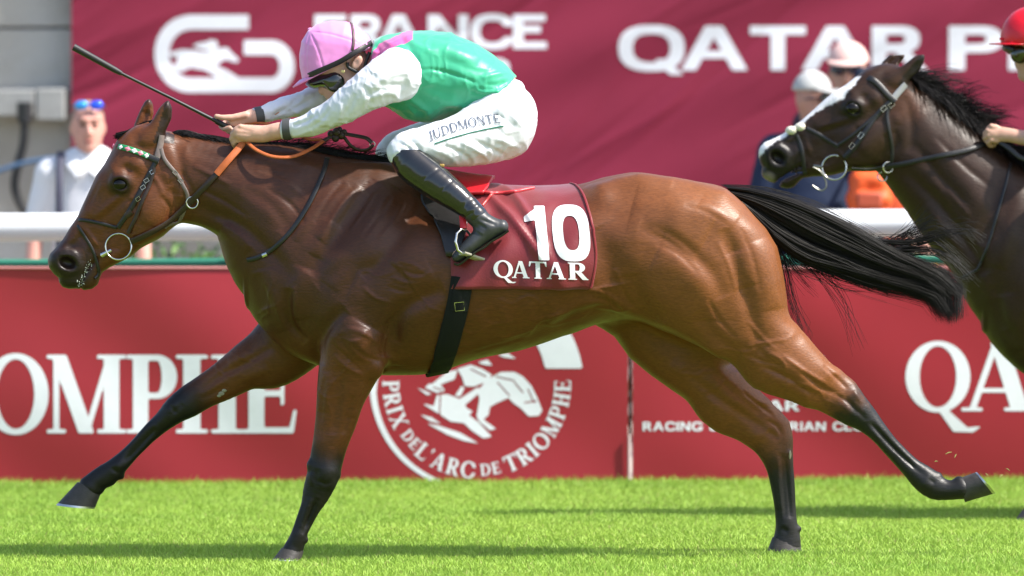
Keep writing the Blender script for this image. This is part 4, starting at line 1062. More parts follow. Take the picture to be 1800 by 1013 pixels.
# tail
TU = [(1276, 329), (1340, 336), (1430, 366), (1520, 412), (1590, 452), (1650, 476), (1690, 514), (1682, 556)]
TL = [(1316, 366), (1362, 424), (1410, 460), (1470, 480), (1540, 502), (1600, 514), (1632, 524), (1650, 546)]
st = []
clumps = [(g.random(), g.random() * 6.3, g.normal() * 1.0, g.normal(size=2) * np.array([9, 8]), g.uniform(-.05, .05), g.uniform(.86, 1.0) if g.random() < .5 else 1.0) for _ in range(110)]
for i in range(4200):
    v, ph, am, cl, y0, e = clumps[i % 110]; v = float(np.clip(v + g.normal() * .022, 0, 1)); q = flow(TU, TL, v, 12)
    k = max(5, int(round(12 * e * g.uniform(.93, 1.0)))); q = q[:k]; own = g.normal(size=2) * 4.5; y0 = y0 + g.normal() * .006
    pts = [tuple(P(a[0] + (cl[0] + own[0]) * (j / 11) ** 1.4 + 4 * am * math.sin(ph + j * .75) * j / 11, a[1] + (cl[1] + own[1]) * (j / 11) ** 1.4 + 6 * math.cos(ph + j * .62) * j / 11, y0 * (1 - .3 * j / 11))) for j, a in enumerate(q)]
    st.append((pts, .0015, .0003))
for i in range(150):
    q = flow(TU, TL, g.uniform(-.12, 1.25), 10); k = int(g.integers(5, 10)); q = q[:k]; o = g.normal(size=2) * np.array([14, 16]); ph = g.random() * 6.3; y0 = g.uniform(-.05, .05)
    st.append(([tuple(P(a[0] + o[0] * (j / 9) ** 2 + 5 * math.sin(ph + j), a[1] + o[1] * (j / 9) ** 2 + 7 * math.cos(ph + j * .8) * j / 9, y0)) for j, a in enumerate(q)], .0009, .0003))
wisps = [([(1500,410),(1560,430),(1600,412),(1625,385),(1640,372)],40), ([(1540,425),(1600,425),(1660,408),(1700,404),(1716,416)],46), ([(1580,440),(1640,440),(1680,460),(1704,486)],44), ([(1560,430),(1610,405),(1650,395),(1690,420)],18),
         ([(1340,380),(1368,440),(1384,500),(1400,545),(1416,575),(1408,594)],16), ([(1345,395),(1376,460),(1392,530),(1404,585)],14), ([(1330,385),(1372,470),(1384,540),(1398,580)],10), ([(1390,450),(1430,480),(1470,530),(1492,570),(1508,612)],9),
         ([(1380,450),(1410,490),(1432,512)],14), ([(1440,470),(1480,500),(1530,505)],14), ([(1620,470),(1665,478),(1692,490),(1704,486)],20), ([(1600,430),(1640,420),(1672,440),(1698,466)],18), ([(1450,470),(1490,530),(1503,600)],4)]
for w, n in wisps:
    for i in range(n):
        o = g.normal(size=2) * 5; s_ = g.normal(size=2) * 9; y0 = g.uniform(-.03, .04)
        st.append(([tuple(P(a + o[0] + s_[0] * j / 4, c + o[1] + s_[1] * j / 4, y0)) for j, (a, c) in enumerate(w)], .0013, .0004))
hair('tail', st, horse1)
core = MB()
C = [((a[0] + c[0]) / 2, (a[1] + c[1]) / 2, math.hypot(a[0] - c[0], a[1] - c[1]) / 1000 * .62) for a, c in zip(spline(TU, 14)[:12], spline(TL, 14)[:12])]
core.tube([P(a, c, .035) for a, c, _ in C[:8]], [max(.004, r * .55 * (1 - i / 9)) for i, (*_, r) in enumerate(C[:8])], 12)
core.build('tail_dock', mat('tail_core', (.010, .008, .008), rough=.6, bump=.004, bscale=60, bstretch=(.2, 1, 1)), horse1)
# mane: short, blown flat along the crest
def crest_on(bvh, line, yc=0.0):
    out = []
    for a, c in line:
        p = P(a, c, yc); h = bvh.ray_cast(Vector((p.x, yc, p.z + .3)), Vector((0, 0, -1)))
        z = h[0].z if h[0] is not None and abs(h[0].z - p.z) < .08 else p.z
        k = CAM_D / (CAM_D + yc); out.append((a, float(PX(p.x * k, CAM_Z + (z - CAM_Z) * k)[1])))
    return np.array(out)
crest_line = spline([(300, 236), (345, 239), (395, 247), (450, 255), (510, 261), (565, 268), (620, 281), (672, 292)], 200)
crest_line = crest_on(bvh1, crest_line)
st = []
for i in range(2100):
    j = g.integers(0, 200); a = crest_line[j]; t = j / 199
    y0 = g.normal() * .010 - .004; L = g.uniform(16, 42) * (1 if t < .45 else 1.15); up = g.uniform(-2, 9 if t > .55 else 5); lie = g.random()
    if lie < .45: sag = g.uniform(2, 9); y1 = y0 - g.uniform(.01, .035)      # falls on the near side
    else: sag = -up * .5; y1 = y0 + g.uniform(0, .03)
    p0 = P(a[0], a[1] + 3, y0); p1 = P(a[0] + L * .45, a[1] - up * .6 + sag * .3 + 2.5 * t, y0 + (y1 - y0) * .5); p2 = P(a[0] + L, a[1] - up * .3 + sag + L * .10, y1)
    st.append(([tuple(p0), tuple(p1), tuple(p2)], .0022, .0006))
for i in range(420):
    a = crest_line[g.integers(70, 200)]; L = g.uniform(12, 40)
    st.append(([tuple(P(a[0], a[1], 0)), tuple(P(a[0] + L * .4, a[1] - L * .35, g.normal() * .01)), tuple(P(a[0] + L, a[1] - L * .35 + g.normal() * 4, g.normal() * .02))], .0012, .0003))
hair('mane', st, horse1, n=6)
# forelock: a small bound tuft between the ears
st = []
for i in range(260):
    o = g.normal(size=3) * np.array([4, 3, .010])
    st.append(([tuple(P(268 + o[0], 218 + o[1], o[2])), tuple(P(250 + o[0] * .8, 222 + o[1] * .8, o[2])), tuple(P(230 + o[0] * .5, 231 + o[1] * .5, -.012 + o[2] * .5)), tuple(P(208 + o[0] * .9, 240 + o[1] * 1.0, -.02 + o[2] * .4))], .002, .0009))
hair('forelock', st, horse1, n=7)

# ================================================================== tack of the bay horse
leather = mat('brown_leather', (.030, .016, .011), rough=.42, spec=.45, var=.25, vscale=60, bump=.0006, bscale=400)
black_leather = mat('black_leather', (.012, .011, .011), rough=.38, spec=.5, var=.2, vscale=60, bump=.0006, bscale=400)
grey_leather = mat('grey_strap', (.17, .13, .12), rough=.45, spec=.4, var=.15, vscale=60)
orange_grip = mat('orange_rubber', (.40, .10, .028), rough=.6, spec=.3, var=.12, vscale=50, bump=.0008, bscale=300)
steel = mat('steel', (.62, .60, .56), rough=.18, metal=1.0)
def strap(name, pxs, bvh, w, m, parent, t=.004, n=None, off=.002, side=-1, smooth=2, guess=-.1, **k):
    q = spline(pxs, n or max(8, int(sum(math.hypot(a[0]-c[0], a[1]-c[1]) for a, c in zip(pxs, pxs[1:])) / 5)))
    L = [on(a, c, bvh, off, side, guess) for a, c in q]
    p = np.array([tuple(x[0]) for x in L]); nn = np.array([tuple(x[1]) for x in L])
    for _ in range(smooth):
        p[1:-1] = .5 * p[1:-1] + .25 * (p[:-2] + p[2:]); nn[1:-1] = .5 * nn[1:-1] + .25 * (nn[:-2] + nn[2:])
    b = MB(); b.ribbon([Vector(x) for x in p], [Vector(x) for x in nn], w, t); return b.build(name, m, parent, **k)
def strap_loop(name, pxs, bvh, w, m, parent, t=.004, n=20, off=.002, **k):
    q = spline(pxs, n); A = [on(a, c, bvh, off, -1) for a, c in q]; B = [on(a, c, bvh, off, 1) for a, c in q][::-1]
    L = A + B; p = np.array([tuple(x[0]) for x in L]); nn = np.array([tuple(x[1]) for x in L])
    for _ in range(4):
        p[1:-1] = .5 * p[1:-1] + .25 * (p[:-2] + p[2:]); nn[1:-1] = .5 * nn[1:-1] + .25 * (nn[:-2] + nn[2:])
    b = MB(); b.ribbon([Vector(x) for x in p], [Vector(x) for x in nn], w, t); return b.build(name, m, parent, **k)
def buckle(px, py, bvh, w, h, parent, ang=0.0, tr=.0014, off=.007):
    p, n = on(px, py, bvh, off); b = MB(); c, s = math.cos(ang), math.sin(ang)
    e = Vector((1, 0, 0)); e = (e - n * e.dot(n)).normalized(); f = n.cross(e)
    q = [(-w, -h), (w, -h), (w, h), (-w, h)]
    b.tube([p + e * (x * c - y * s) / 2 + f * (x * s + y * c) / 2 for x, y in q], tr, 6, True); return b.build('buckle', steel, parent)
bridle = empty('bridle', tuple(P(230, 400, -.1)), label='dark leather bridle with diamond browband on the bay horse', cat='bridle', group='bridles')
bb = strap_loop('browband', [(279, 283), (262, 276), (243, 268), (222, 261), (201, 257)], bvh1, .020, mat('browband_green', (.015, .22, .085), rough=.4, spec=.4), bridle, t=.006, n=16)
pink, wht = mat('diamond_pink', (.72, .20, .30), rough=.4), mat('diamond_white', (.75, .75, .78), rough=.4)
for i, (a, c) in enumerate(spline([(258, 274.5), (236, 266), (215, 260), (203, 257.5)], 6)):
    p, n = on(a, c, bvh1, .0093); e = Vector((1, 0, -.32)); e = (e - n * e.dot(n)).normalized(); f = n.cross(e)
    d = MB(); wd = .0125 if i < 4 else .009
    d.add([p - e*wd - n*.002, p + f*.009 - n*.001, p + e*wd - n*.002, p - f*.009 - n*.001, p + n*.0015], [(0, 4, 1), (1, 4, 2), (2, 4, 3), (3, 4, 0), (0, 1, 2, 3)]); d.build('diamond', (wht, pink)[i % 2], bb, smooth=False)
strap('browband_end', [(280, 284), (270, 280), (262, 276)], bvh1, .022, black_leather, bridle, off=.004, t=.006)
strap('headpiece', [(284, 238), (283, 250), (280, 266), (274, 285)], bvh1, .022, grey_leather, bridle)
strap('cheekpiece', [(274, 285), (262, 308), (248, 336), (232, 364), (218, 386), (208, 400)], bvh1, .017, black_leather, bridle)
strap('bit_cheekpiece', [(272, 296), (264, 325), (252, 352), (240, 382), (226, 410)], bvh1, .013, leather, bridle, off=.004)
strap('throatlatch', [(284, 262), (288, 278), (300, 294), (312, 308), (322, 326), (331, 345), (322, 374), (308, 398), (300, 412)], bvh1, .013, grey_leather, bridle, off=.003)
strap_loop('noseband', [(206, 400), (190, 396), (170, 391), (148, 387), (129, 386)], bvh1, .012, black_leather, bridle, t=.006, n=16)
strap_loop('flash_strap', [(177, 497), (174, 477), (166, 446), (150, 416), (138, 398), (130, 388)], bvh1, .011, black_leather, bridle, t=.006, n=22)
for a, c, an in ((268, 303, .6), (258, 318, .6), (252, 330, .6), (224, 376, .6), (308, 304, -.8), (318, 318, -.8), (244, 350, .6)): buckle(a, c, bvh1, .016, .012, bridle, an)
strap('keeper', [(232, 372), (222, 380)], bvh1, .02, leather, bridle, off=.006, n=4)
def bit(parent, c, r, bvh, mo):
    p, n = on(c[0], c[1], bvh, .012); b = MB(); b.ring(p, r, .0032, (-.1, -1, .1)); o = b.build('bit_ring', steel, parent)
    b = MB(); q, n2 = on(mo[0], mo[1], bvh, .0); b.tube([p + (q - p) * .45, q + Vector((0, -.012, 0)), q + Vector((-.004, .02, 0))], [.006, .010, .006], 8); b.build('mouthpiece', steel, o)
    return p
bit1 = bit(bridle, (209.5, 432.5), .046, bvh1, (180, 448))
reins = empty('reins', tuple(P(400, 300, -.1)), label='brown leather reins with orange rubber grips held over the bay neck', cat='reins', group='reins')
strap('rein', [(232, 423), (258, 411), (290, 392), (318, 370), (345, 344), (381, 309)], bvh1, .021, leather, reins, off=.010, smooth=12)
q = on(381, 309, bvh1, .010)[0]
hand_pt = P(424, 256, -.085)
def free_strap(name, pts, w, m, parent, n=24, t=.005, up=(0, -1, .25)):
    s_ = spline(np.array([tuple(x) for x in pts])[:, [0, 2, 1]], n)[:, [0, 2, 1]]
    b = MB(); b.ribbon([Vector(x) for x in s_], [Vector(up)] * n, w, t); return b.build(name, m, parent)
free_strap('rubber_grip', [q, (q + hand_pt) / 2 + Vector((0, -.012, 0)), hand_pt, P(430, 245, -.075)], .024, orange_grip, reins, 14)
free_strap('rubber_grip', [P(434, 250, -.085), P(450, 264, -.125), P(480, 276, -.155), P(515, 276, -.155), P(548, 262, -.11), P(568, 249, -.06)], .013, orange_grip, reins, 26, up=(0, -.7, .7))
free_strap('rubber_grip', [P(418, 219, .02), P(440, 216, .02), P(470, 219, .02), P(510, 232, .01), P(545, 246, -.01), P(566, 246, -.03)], .012, orange_grip, reins, 26, up=(0, -.6, .8))
free_strap('rein', [P(566, 249, -.05), P(578, 243, -.045), P(590, 238, -.04)], .013, leather, reins, 8)
kn = MB()
for i, (a, c, y, r) in enumerate(((582, 236, -.04, .013), (592, 233, -.045, .016), (600, 238, -.04, .015), (590, 243, -.045, .014), (605, 233, -.035, .011), (597, 228, -.035, .010))): kn.ball(P(a, c, y), (r, r * .8, r * 1.05), 10, 8)
kn.build('knot', leather, reins)
free_strap('rein_end', [P(606, 236, -.035), P(628, 240, -.035), P(645, 244, -.035), P(654, 252, -.035)], .014, leather, reins, 14, up=(0, -.8, .6))
free_strap('rein_end', [P(606, 242, -.04), P(617, 256, -.045), P(632, 264, -.045), P(648, 262, -.04), P(656, 255, -.035)], .012, leather, reins, 16, up=(0, -.8, -.6))
b = MB(); b.ring(P(655, 254, -.036), .009, .002); b.build('buckle', steel, reins)
b = MB(); b.ring(on(339, 354, bvh1, .012)[0], .020, .003); b.build('martingale_ring', steel, reins)
# neck strap
ns = empty('neck_strap', tuple(P(500, 420, -.2)), label='dark leather neck strap round the base of the bay neck', cat='strap')
strap('band', [(577, 266), (573, 292), (556, 335), (535, 375), (505, 415), (475, 442), (450, 455), (436, 457)], bvh1, .016, black_leather, ns, off=.004, smooth=6)
b = MB(); b.tube([on(a, c, bvh1, .005)[0] for a, c in ((470, 447), (462, 450))], .009, 8); b.build('keeper', steel, ns)
b = MB(); b.tube([P(*q_, -.10) for q_ in spline([(448, 458), (436, 460), (426, 452), (421, 442), (424, 438)], 12)], .005, 8); b.build('loop', black_leather, ns)

# chestnuts on the inner legs, foam at the lips
b = MB()
for a, c, r_ in ((389, 692, .011), (394, 687, .009), (385, 696, .008)): p, n_ = on(a, c, bvh1, 0); b.ball(p, (r_, .004, r_ * .7), 8, 6)
b.build('chestnut', mat('chestnut_horn', (.30, .27, .20), rough=.9, bump=.003, bscale=200), horse1)
b = MB(); p, n_ = on(1389, 800, bvh1, 0); b.ball(p, (.005, .004, .016), 8, 6); b.build('chestnut', mat('chestnut_horn_b', (.40, .35, .26), rough=.9), horse1)
b = MB(); gf = np.random.default_rng(8)
for t in np.linspace(0, 1, 80):
    a, c = spline([(160, 463), (153, 474), (147, 485), (143, 498), (141, 506)], 46)[int(t * 45)]; p, n_ = on(a + gf.normal() * 2.6, c + gf.normal() * 2.4, bvh1, .0); b.ball(p, gf.uniform(.0006, .0021), 6, 5)
b.build('foam', mat('foam_white', (.7, .72, .66), rough=.4), horse1, kind='stuff')
# ================================================================== saddle, number cloth, girth
cloth_mat = mat('number_cloth', (.165, .011, .017), rough=.42, spec=.4, sheen=.25, var=.10, vscale=9, bump=.0006, bscale=160, crease=.010, cscale=6)
ncloth = empty('number_cloth', tuple(P(910, 420, -.3)), label='dark red saddlecloth with white number 10 on the bay horse', cat='saddlecloth')
Fv = spline([(0, 762), (.18, 772), (.35, 784), (.6, 793), (1, 794)], 41); Bv = spline([(0, 1003), (.2, 1018), (.45, 1035), (.75, 1046), (1, 1037)], 41)
def cloth_points(side):
    NU, NV = 66, 44; rows_ = []
    for j in range(NV):
        v = j / (NV - 1); xf, xb = np.interp(v, Fv[:, 0], Fv[:, 1]), np.interp(v, Bv[:, 0], Bv[:, 1]); r_ = []
        for i in range(NU):
            px = xf + (xb - xf) * i / (NU - 1); u = i / (NU - 1)
            hem = np.interp(px, [790, 835, 867, 958, 1037], [506, 509, 500, 497, 499]) + 1.5 * math.sin(px / 13.)
            top = np.interp(px, [760, 800, 840, 920, 960, 1003], [318, 322, 326, 331, 329, 325])
            x = float(W2(px, 420)[0]); zt, zh = float(W2(px, top)[1]), float(W2(px, hem)[1]); zc = .96
            z = zt - (zt - zh) * (1 - math.cos(v * math.pi / 2)) ** .85 if v < 1 else zh
            # aim from well outside at the trunk axis point of this height
            tgt = Vector((x, 0, zc)); ang = v * 1.565
            best = None
            d = Vector((0, side * math.sin(ang), math.cos(ang))); o = tgt + d * 1.2
            h = bvh1.ray_cast(o, -d)
            p, n = (h[0], h[1]) if h[0] is not None else (Vector((x, side * .28, z)), Vector((0, side, 0)))
            w = .009 + .004 * math.sin(px / 9.0 + v * 5) * v + .005 * math.sin((px - 860) * .05 + v * 9) * smoothstep(.1, .6, v) \
                + .016 * math.exp(-(((px - 870) - (v - .35) * 180) / 9.) ** 2) * v * (1 - v) * 4 + .013 * math.exp(-(((px - 905) - (v - .3) * 120) / 8.) ** 2) * v * (1 - v) * 4 + .010 * v ** 3
            r_.append((p + n * w))
        rows_.append(r_)
    return rows_, NU, NV
# trunk angles are cut where the cloth reaches its hem
def cloth_sheet():
    V, Q = [], []
    for side in (-1, 1):
        rows_, NU, NV = cloth_points(side); base = len(V)
        for r_ in rows_: V += [tuple(p) for p in r_]
        for j in range(NV - 1):
            for i in range(NU - 1):
                a = base + j * NU + i; q = (a, a + 1, a + NU + 1, a + NU); Q.append(q[::-1] if side < 0 else q)
    return V, Q
cv, cq = cloth_sheet()
cme = mesh_np('cloth', cv, cq); cobj = obj('cloth', cme, cloth_mat, ncloth)
sol = cobj.modifiers.new('thick', 'SOLIDIFY'); sol.thickness = .003; sol.offset = -1
bvh_cloth = BVHTree.FromPolygons(cv, cq)
def on_cloth(px, py, off=.003):
    o, d = cam_ray(px, py); h = bvh_cloth.ray_cast(o, d)
    if h[0] is None: h = bvh_cloth.find_nearest(P(px, py, -.31))
    return h[0] + Vector((0, -off, off * .2))
num_white = mat('number_white', (.72, .72, .74), rough=.5, spec=.3)
def cloth_text(text, spans, bl, cap, st, slant, res, tilt=0):
    def place(u, v): return on_cloth(u - v * slant, bl + (u - spans[0][0]) * tilt - v * cap)
    letters(text, spans, place, st, num_white, ncloth, res=res, name='digit' if text == '10' else 'letter')
cloth_text('10', [(926, 966), (976, 1041)], 458, 96, dict(T=.215, t=.18, S=0), 9, 44)
cloth_text('QATAR', [(868, 902), (900, 931), (931, 961), (961, 995), (999, 1034)], 488, 30, dict(T=.20, t=.085, S=.07, sh=.06), 1, 34, .03)
edge = MB(); NU = 66
edge.tube([Vector(cv[j * NU + NU - 1]) + Vector((-.006, -.002, 0)) for j in range(2, 44)], .0035, 6); edge.build('hem', mat('cloth_hem', (.2, .016, .02), rough=.5), ncloth)
girth_mat = mat('girth_webbing', (.009, .010, .010), rough=.75, spec=.2, bump=.0012, bscale=500)
saddle = empty('saddle', tuple(P(800, 350, 0)), label='small black and red racing saddle with black girth and stirrups', cat='saddle')
def girth_strap():
    near = [on(a, c, bvh1, .006) for a, c in spline([(813, 488), (806, 530), (795, 575), (782, 620), (773, 648)], 18)]
    p0 = P(772, 657, 0); low = [(Vector((p0.x - .005 * k, y, near[-1][0].z - .012 - .05 * (1 - (y / .16) ** 2) * .4)), Vector((0, y * 2, -1))) for k, y in enumerate((-.1, -.03, .04, .1))]
    lowp = []
    for q, n_ in low:
        h = bvh1.ray_cast(Vector((q.x, q.y, -.5)), Vector((0, 0, 1))); lowp.append((h[0] + Vector((0, 0, -.006)), h[1]) if h[0] is not None else (q, n_))
    far = [on(a, c, bvh1, .006, 1) for a, c in spline([(773, 640), (785, 600), (800, 540), (813, 488)], 12)]
    L = near + [x for x in lowp if x[0].z > .5] + far
    b = MB(); b.ribbon([x[0] for x in L], [x[1] for x in L], .078, .006); return b.build('girth', girth_mat, saddle)
gi = girth_strap()
buckle(808, 537, bvh1, .032, .030, gi, .1, .0022, .014)
strap('girth_strap', [(815, 488), (811, 512), (807, 545)], bvh1, .060, girth_mat, saddle, off=.012, t=.004)
# pad and tree
pad_mat = black_leather
def pad(name, u0, u1, v1, off, m, th=.012):
    V, Q = [], []; NU, NV = 26, 22
    for side in (-1, 1):
        base = len(V)
        for j in range(NV):
            v = j / (NV - 1)
            for i in range(NU):
                px = np.interp(v, [0, .4, .8, 1], u0) + (np.interp(v, [0, .4, .8, 1], u1) - np.interp(v, [0, .4, .8, 1], u0)) * i / (NU - 1)
                x = float(W2(px, 350)[0]); ang = v * v1; d = Vector((0, side * math.sin(ang), math.cos(ang)))
                h = bvh1.ray_cast(Vector((x, 0, .96)) + d * 1.2, -d); V.append(tuple(h[0] + h[1] * off))
        for j in range(NV - 1):
            for i in range(NU - 1):
                a = base + j * NU + i; q = (a, a + 1, a + NU + 1, a + NU); Q.append(q[::-1] if side < 0 else q)
    o = obj(name, mesh_np(name, V, Q), m, saddle); s = o.modifiers.new('thick', 'SOLIDIFY'); s.thickness = th; s.offset = -1
pad('flap', [726, 742, 775, 786], [845, 832, 820, 806], 1.22, .026, pad_mat)
pad('seat', [745, 755, 765, 775], [868, 864, 858, 850], .5, .036, mat('saddle_red', (.45, .012, .02), rough=.3, spec=.5))
b = MB(); b.tube([on_cloth(a, c, .006) for a, c in spline([(834, 332), (850, 338), (866, 340), (900, 338), (938, 331)], 16)], .006, 8); b.build('piping', mat('piping_red', (.55, .04, .05), rough=.35), saddle)
b = MB(); b.tube([on_cloth(a, c, .006) for a, c in spline([(866, 340), (856, 352), (848, 362)], 8)], .005, 8); b.build('piping', mat('piping_red2', (.5, .05, .05), rough=.35), saddle)

# ================================================================== jockey of the bay horse
skin = mat('skin', (.55, .32, .24), rough=.5, spec=.35, sss=.15, var=.08, vscale=40)
silk_white = mat('silk_white', (.70, .70, .76), rough=.4, spec=.35, bump=.0005, bscale=90, crease=.012, cscale=9)
silk_green = mat('silk_green', (.036, .38, .215), rough=.40, spec=.4, sheen=.3, bump=.0005, bscale=60, attr='Col', crease=.014, cscale=6)
breech_white = mat('breeches_white', (.68, .69, .75), rough=.45, spec=.35, bump=.0005, bscale=80, crease=.007, cscale=10)
boot_black = mat('boot_black', (.010, .010, .011), rough=.16, spec=.6, coat=.4, rvar=.08, vscale=14)
boot_foot = mat('boot_foot', (.035, .037, .04), rough=.4, spec=.45, var=.25, vscale=30)
def garment(name, F, m, parent, strokes=(), noise=.0015, nscale=.03, cut=None, colour=None, smooth=2, both=True, fold=None):
    V, Q = F.mesh(smooth); N = normals(V, Q); px, py = PX(V[:, 0] * CAM_D / (CAM_D + V[:, 1]), CAM_Z + (V[:, 2] - CAM_Z) * CAM_D / (CAM_D + V[:, 1]))
    R = 1.5 * relief(strokes, px, py) * smoothstep(-.1, .4, -N[:, 1] if not both else np.abs(N[:, 1])) + noise * vnoise(V * np.array([1, 1, 1.6]), nscale, 3) + noise * .6 * vnoise(V, nscale * .45, 8)
    if fold:
        am, sc_, dirs = fold; Wp = V + .35 * sc_ * np.stack([vnoise(V, sc_ * 1.6, 21), vnoise(V, sc_ * 1.6, 22), vnoise(V, sc_ * 1.6, 23)], 1)
        rd = (1 - np.abs(vnoise(Wp * np.asarray(dirs), sc_, 24))) ** 3; rd2 = (1 - np.abs(vnoise(Wp * np.asarray(dirs)[::-1], sc_ * .6, 25))) ** 4
        R = R + am * (rd - .3) + am * .5 * (rd2 - .2)
    V = V + N * R[:, None]
    me = mesh_np(name, V, Q)
    if colour: set_color(me, colour(px, py, V, N))
    return obj(name, me, m, parent), V, Q
def field_px(x0, x1, y0, y1, ya, yb, h):
    s = (CAM_D + max(ya, yb)) / CAM_D
    a, c = P(x0, y1, yb), P(x1, y0, yb); a2, c2 = P(x0, y1, ya), P(x1, y0, ya)
    return Field((min(a.x, a2.x), ya, min(a.z, a2.z)), (max(c.x, c2.x), yb, max(c.z, c2.z)), h)
def T3(rows):  # (px, py, y, r[, ry]) -> lists
    C = [tuple(P(r[0], r[1], r[2])) for r in rows]; return C, [r[3] for r in rows], [r[4] if len(r) > 4 else r[3] for r in rows]
def tub(F, rows, k=.02, n=None, carve=False): C, r, ry = T3(rows); F.tube(C, r, ry, k=k, n=n, carve=carve)
jockey = empty('person', tuple(P(830, 300, 0)), label='jockey in green and white silks and pink helmet crouched over the bay horse', cat='jockey', group='jockeys')
# body: one continuous figure (head, torso, arms, hands, legs)
F = field_px(366, 960, 30, 480, -.40, .40, .0042)
tub(F, [(690, 122, 0, .075, .13), (730, 122, 0, .09, .14), (800, 134, 0, .085, .12), (860, 162, 0, .075, .11), (890, 190, 0, .075, .12)], n=14)
tub(F, [(880, 216, -.10, .08), (800, 252, -.18, .055), (720, 266, -.25, .04), (770, 326, -.30, .045), (836, 378, -.33, .034), (868, 404, -.335, .03), (806, 450, -.335, .022)])
tub(F, [(880, 216, .10, .08), (800, 248, .18, .055), (690, 262, .24, .036), (760, 326, .30, .045), (836, 378, .33, .034), (868, 404, .335, .03), (806, 450, .335, .022)])
tub(F, [(888, 150, 0, .042, .10), (880, 180, 0, .07, .12)], k=.03)
tub(F, [(690, 122, 0, .055), (660, 122, 0, .045, .05), (625, 122, 0, .046, .052)], k=.03)          # neck
F.blob(tuple(P(598, 108, 0)), (.088, .074, .10), k=.02, rot=-.5)                                   # skull
F.blob(tuple(P(598, 142, 0)), (.062, .062, .078), k=.03, rot=-.5)                                   # face
tub(F, [(606, 166, 0, .026, .03), (586, 172, 0, .018, .022)], k=.02)                                 # chin
tub(F, [(572, 148, 0, .010, .011), (566, 160, 0, .013, .015)], k=.012)                               # nose
tub(F, [(620, 150, -.05, .022), (606, 168, -.02, .02)], k=.02); tub(F, [(620, 150, .05, .022), (606, 168, .02, .02)], k=.02)
for s in (-1, 1): F.blob(tuple(P(628, 111, s * .079)), (.017, .010, .028), k=.008, rot=-.5)
for s in (-1, 1): F.blob(tuple(P(626, 111, s * .092)), (.008, .008, .015), k=.006, rot=-.5, carve=True)
# near arm and fist
tub(F, [(700, 130, -.16, .05), (655, 156, -.185, .042), (600, 193, -.163, .036), (540, 221, -.12, .030), (505, 228, -.10, .029), (485, 231, -.092, .0265, .03)], k=.02)
tub(F, [(490, 231, -.093, .027, .029), (462, 236, -.088, .030, .026), (436, 235, -.085, .031, .022), (421, 234, -.085, .026, .02)], k=.012)
for i, (kx, ky) in enumerate(((423, 223), (416, 230), (413, 238), (415, 246))):
    yk = -.092 + .004 * i
    tub(F, [(kx + 12, ky + 2, yk + .006, .0105), (kx, ky, yk, .0105), (kx - 9 + i * 1.5, ky + 6, yk + .006, .0092), (kx - 5 + i, ky + 15 - i, yk + .022, .0085), (kx + 6, ky + 15 - i, yk + .034, .008)], k=.004)
tub(F, [(450, 232, -.065, .013), (432, 240, -.055, .011), (420, 244, -.052, .0095)], k=.006)
# far arm and whip hand
tub(F, [(700, 126, .16, .05), (640, 152, .175, .042), (590, 165, .15, .036), (540, 180, .113, .031), (480, 196, .06, .030), (456, 203, .04, .026), (442, 206, .035, .025, .027)], k=.02)
tub(F, [(444, 206, .035, .025, .026), (424, 211, .028, .024, .02), (410, 215, .025, .02, .018)], k=.012)
tub(F, [(432, 202, .012, .013), (408, 207, .002, .0115), (392, 207, -.002, .0105), (381, 205, 0, .009)], k=.006)     # thumb along the whip
for i, (fx, fy) in enumerate(((404, 214), (411, 219), (417, 224), (423, 228))):
    tub(F, [(fx + 8, fy - 4, .04, .0105), (fx - 8, fy + 2, .046, .0105), (fx - 15 + i * 2, fy + 8, .03, .0095), (fx - 10 + i * 2, fy + 13, .008, .009), (fx, fy + 11, -.004, .0085)], k=.004)
garment('body', F, skin, jockey, strokes=[([(418, 226), (445, 232)], 2, -1.5), ([(412, 234), (444, 236)], 2, -1.5)], noise=.0006)
# silks: torso
F = field_px(630, 930, 48, 230, -.26, .26, .005)
TORSO = [(622, 96), (648, 76), (681, 63), (712, 58), (752, 56), (794, 60), (828, 74), (865, 96), (889, 115), (912, 138), (935, 170), (900, 200), (860, 212), (831, 204), (788, 206), (761, 214), (730, 214), (703, 203), (676, 184), (650, 160), (620, 130)]
F.inflate(XZ(TORSO), .12, pieces([(660, 110, .13), (700, 110, .20), (740, 130, .195), (800, 140, .18), (860, 150, .165), (895, 140, .15), (740, 200, .15), (830, 185, .16)]), k=.0, p=2.3)
F.cut((830, 206), (914, 130)); F.cut((660, 60), (648, 150))
wr = [([(905, 140), (880, 148), (850, 150)], 3.2, -5), ([(890, 152), (862, 158), (838, 156)], 3, -4), ([(872, 166), (850, 166), (826, 160)], 3, -4), ([(898, 128), (870, 132), (845, 138)], 3, 4), ([(884, 158), (858, 163), (836, 160)], 2.5, 4),
      ([(728, 122), (770, 124), (812, 136), (842, 148)], 2.2, -4), ([(722, 90), (735, 110), (740, 130)], 4, -4), ([(712, 66), (740, 84), (770, 92)], 4, 3), ([(700, 62), (716, 80), (726, 100)], 4, -4), ([(660, 80), (668, 95), (662, 115)], 3, -4), ([(672, 70), (690, 80), (700, 78)], 3, 3),
      ([(690, 182), (720, 190), (750, 200)], 5, -5), ([(720, 175), (752, 196), (758, 212)], 4, 4), ([(740, 160), (790, 180), (828, 194)], 7, 5), ([(700, 190), (725, 205)], 4, -4), ([(770, 195), (800, 190), (820, 180)], 5, -4), ([(730, 150), (770, 165), (820, 172)], 8, -4),
      ([(760, 80), (800, 92), (840, 110)], 8, 4), ([(770, 100), (820, 118), (860, 130)], 6, -3)]
def silk_cols(px, py, V, N):
    c = np.tile(np.float32((.036, .38, .215)), (len(px), 1)); d, t = seg_field([(655, 112), (672, 84), (700, 72), (722, 64)], px, py)
    c[(d < 8.5) & (px < 726)] = (.62, .10, .32); return c
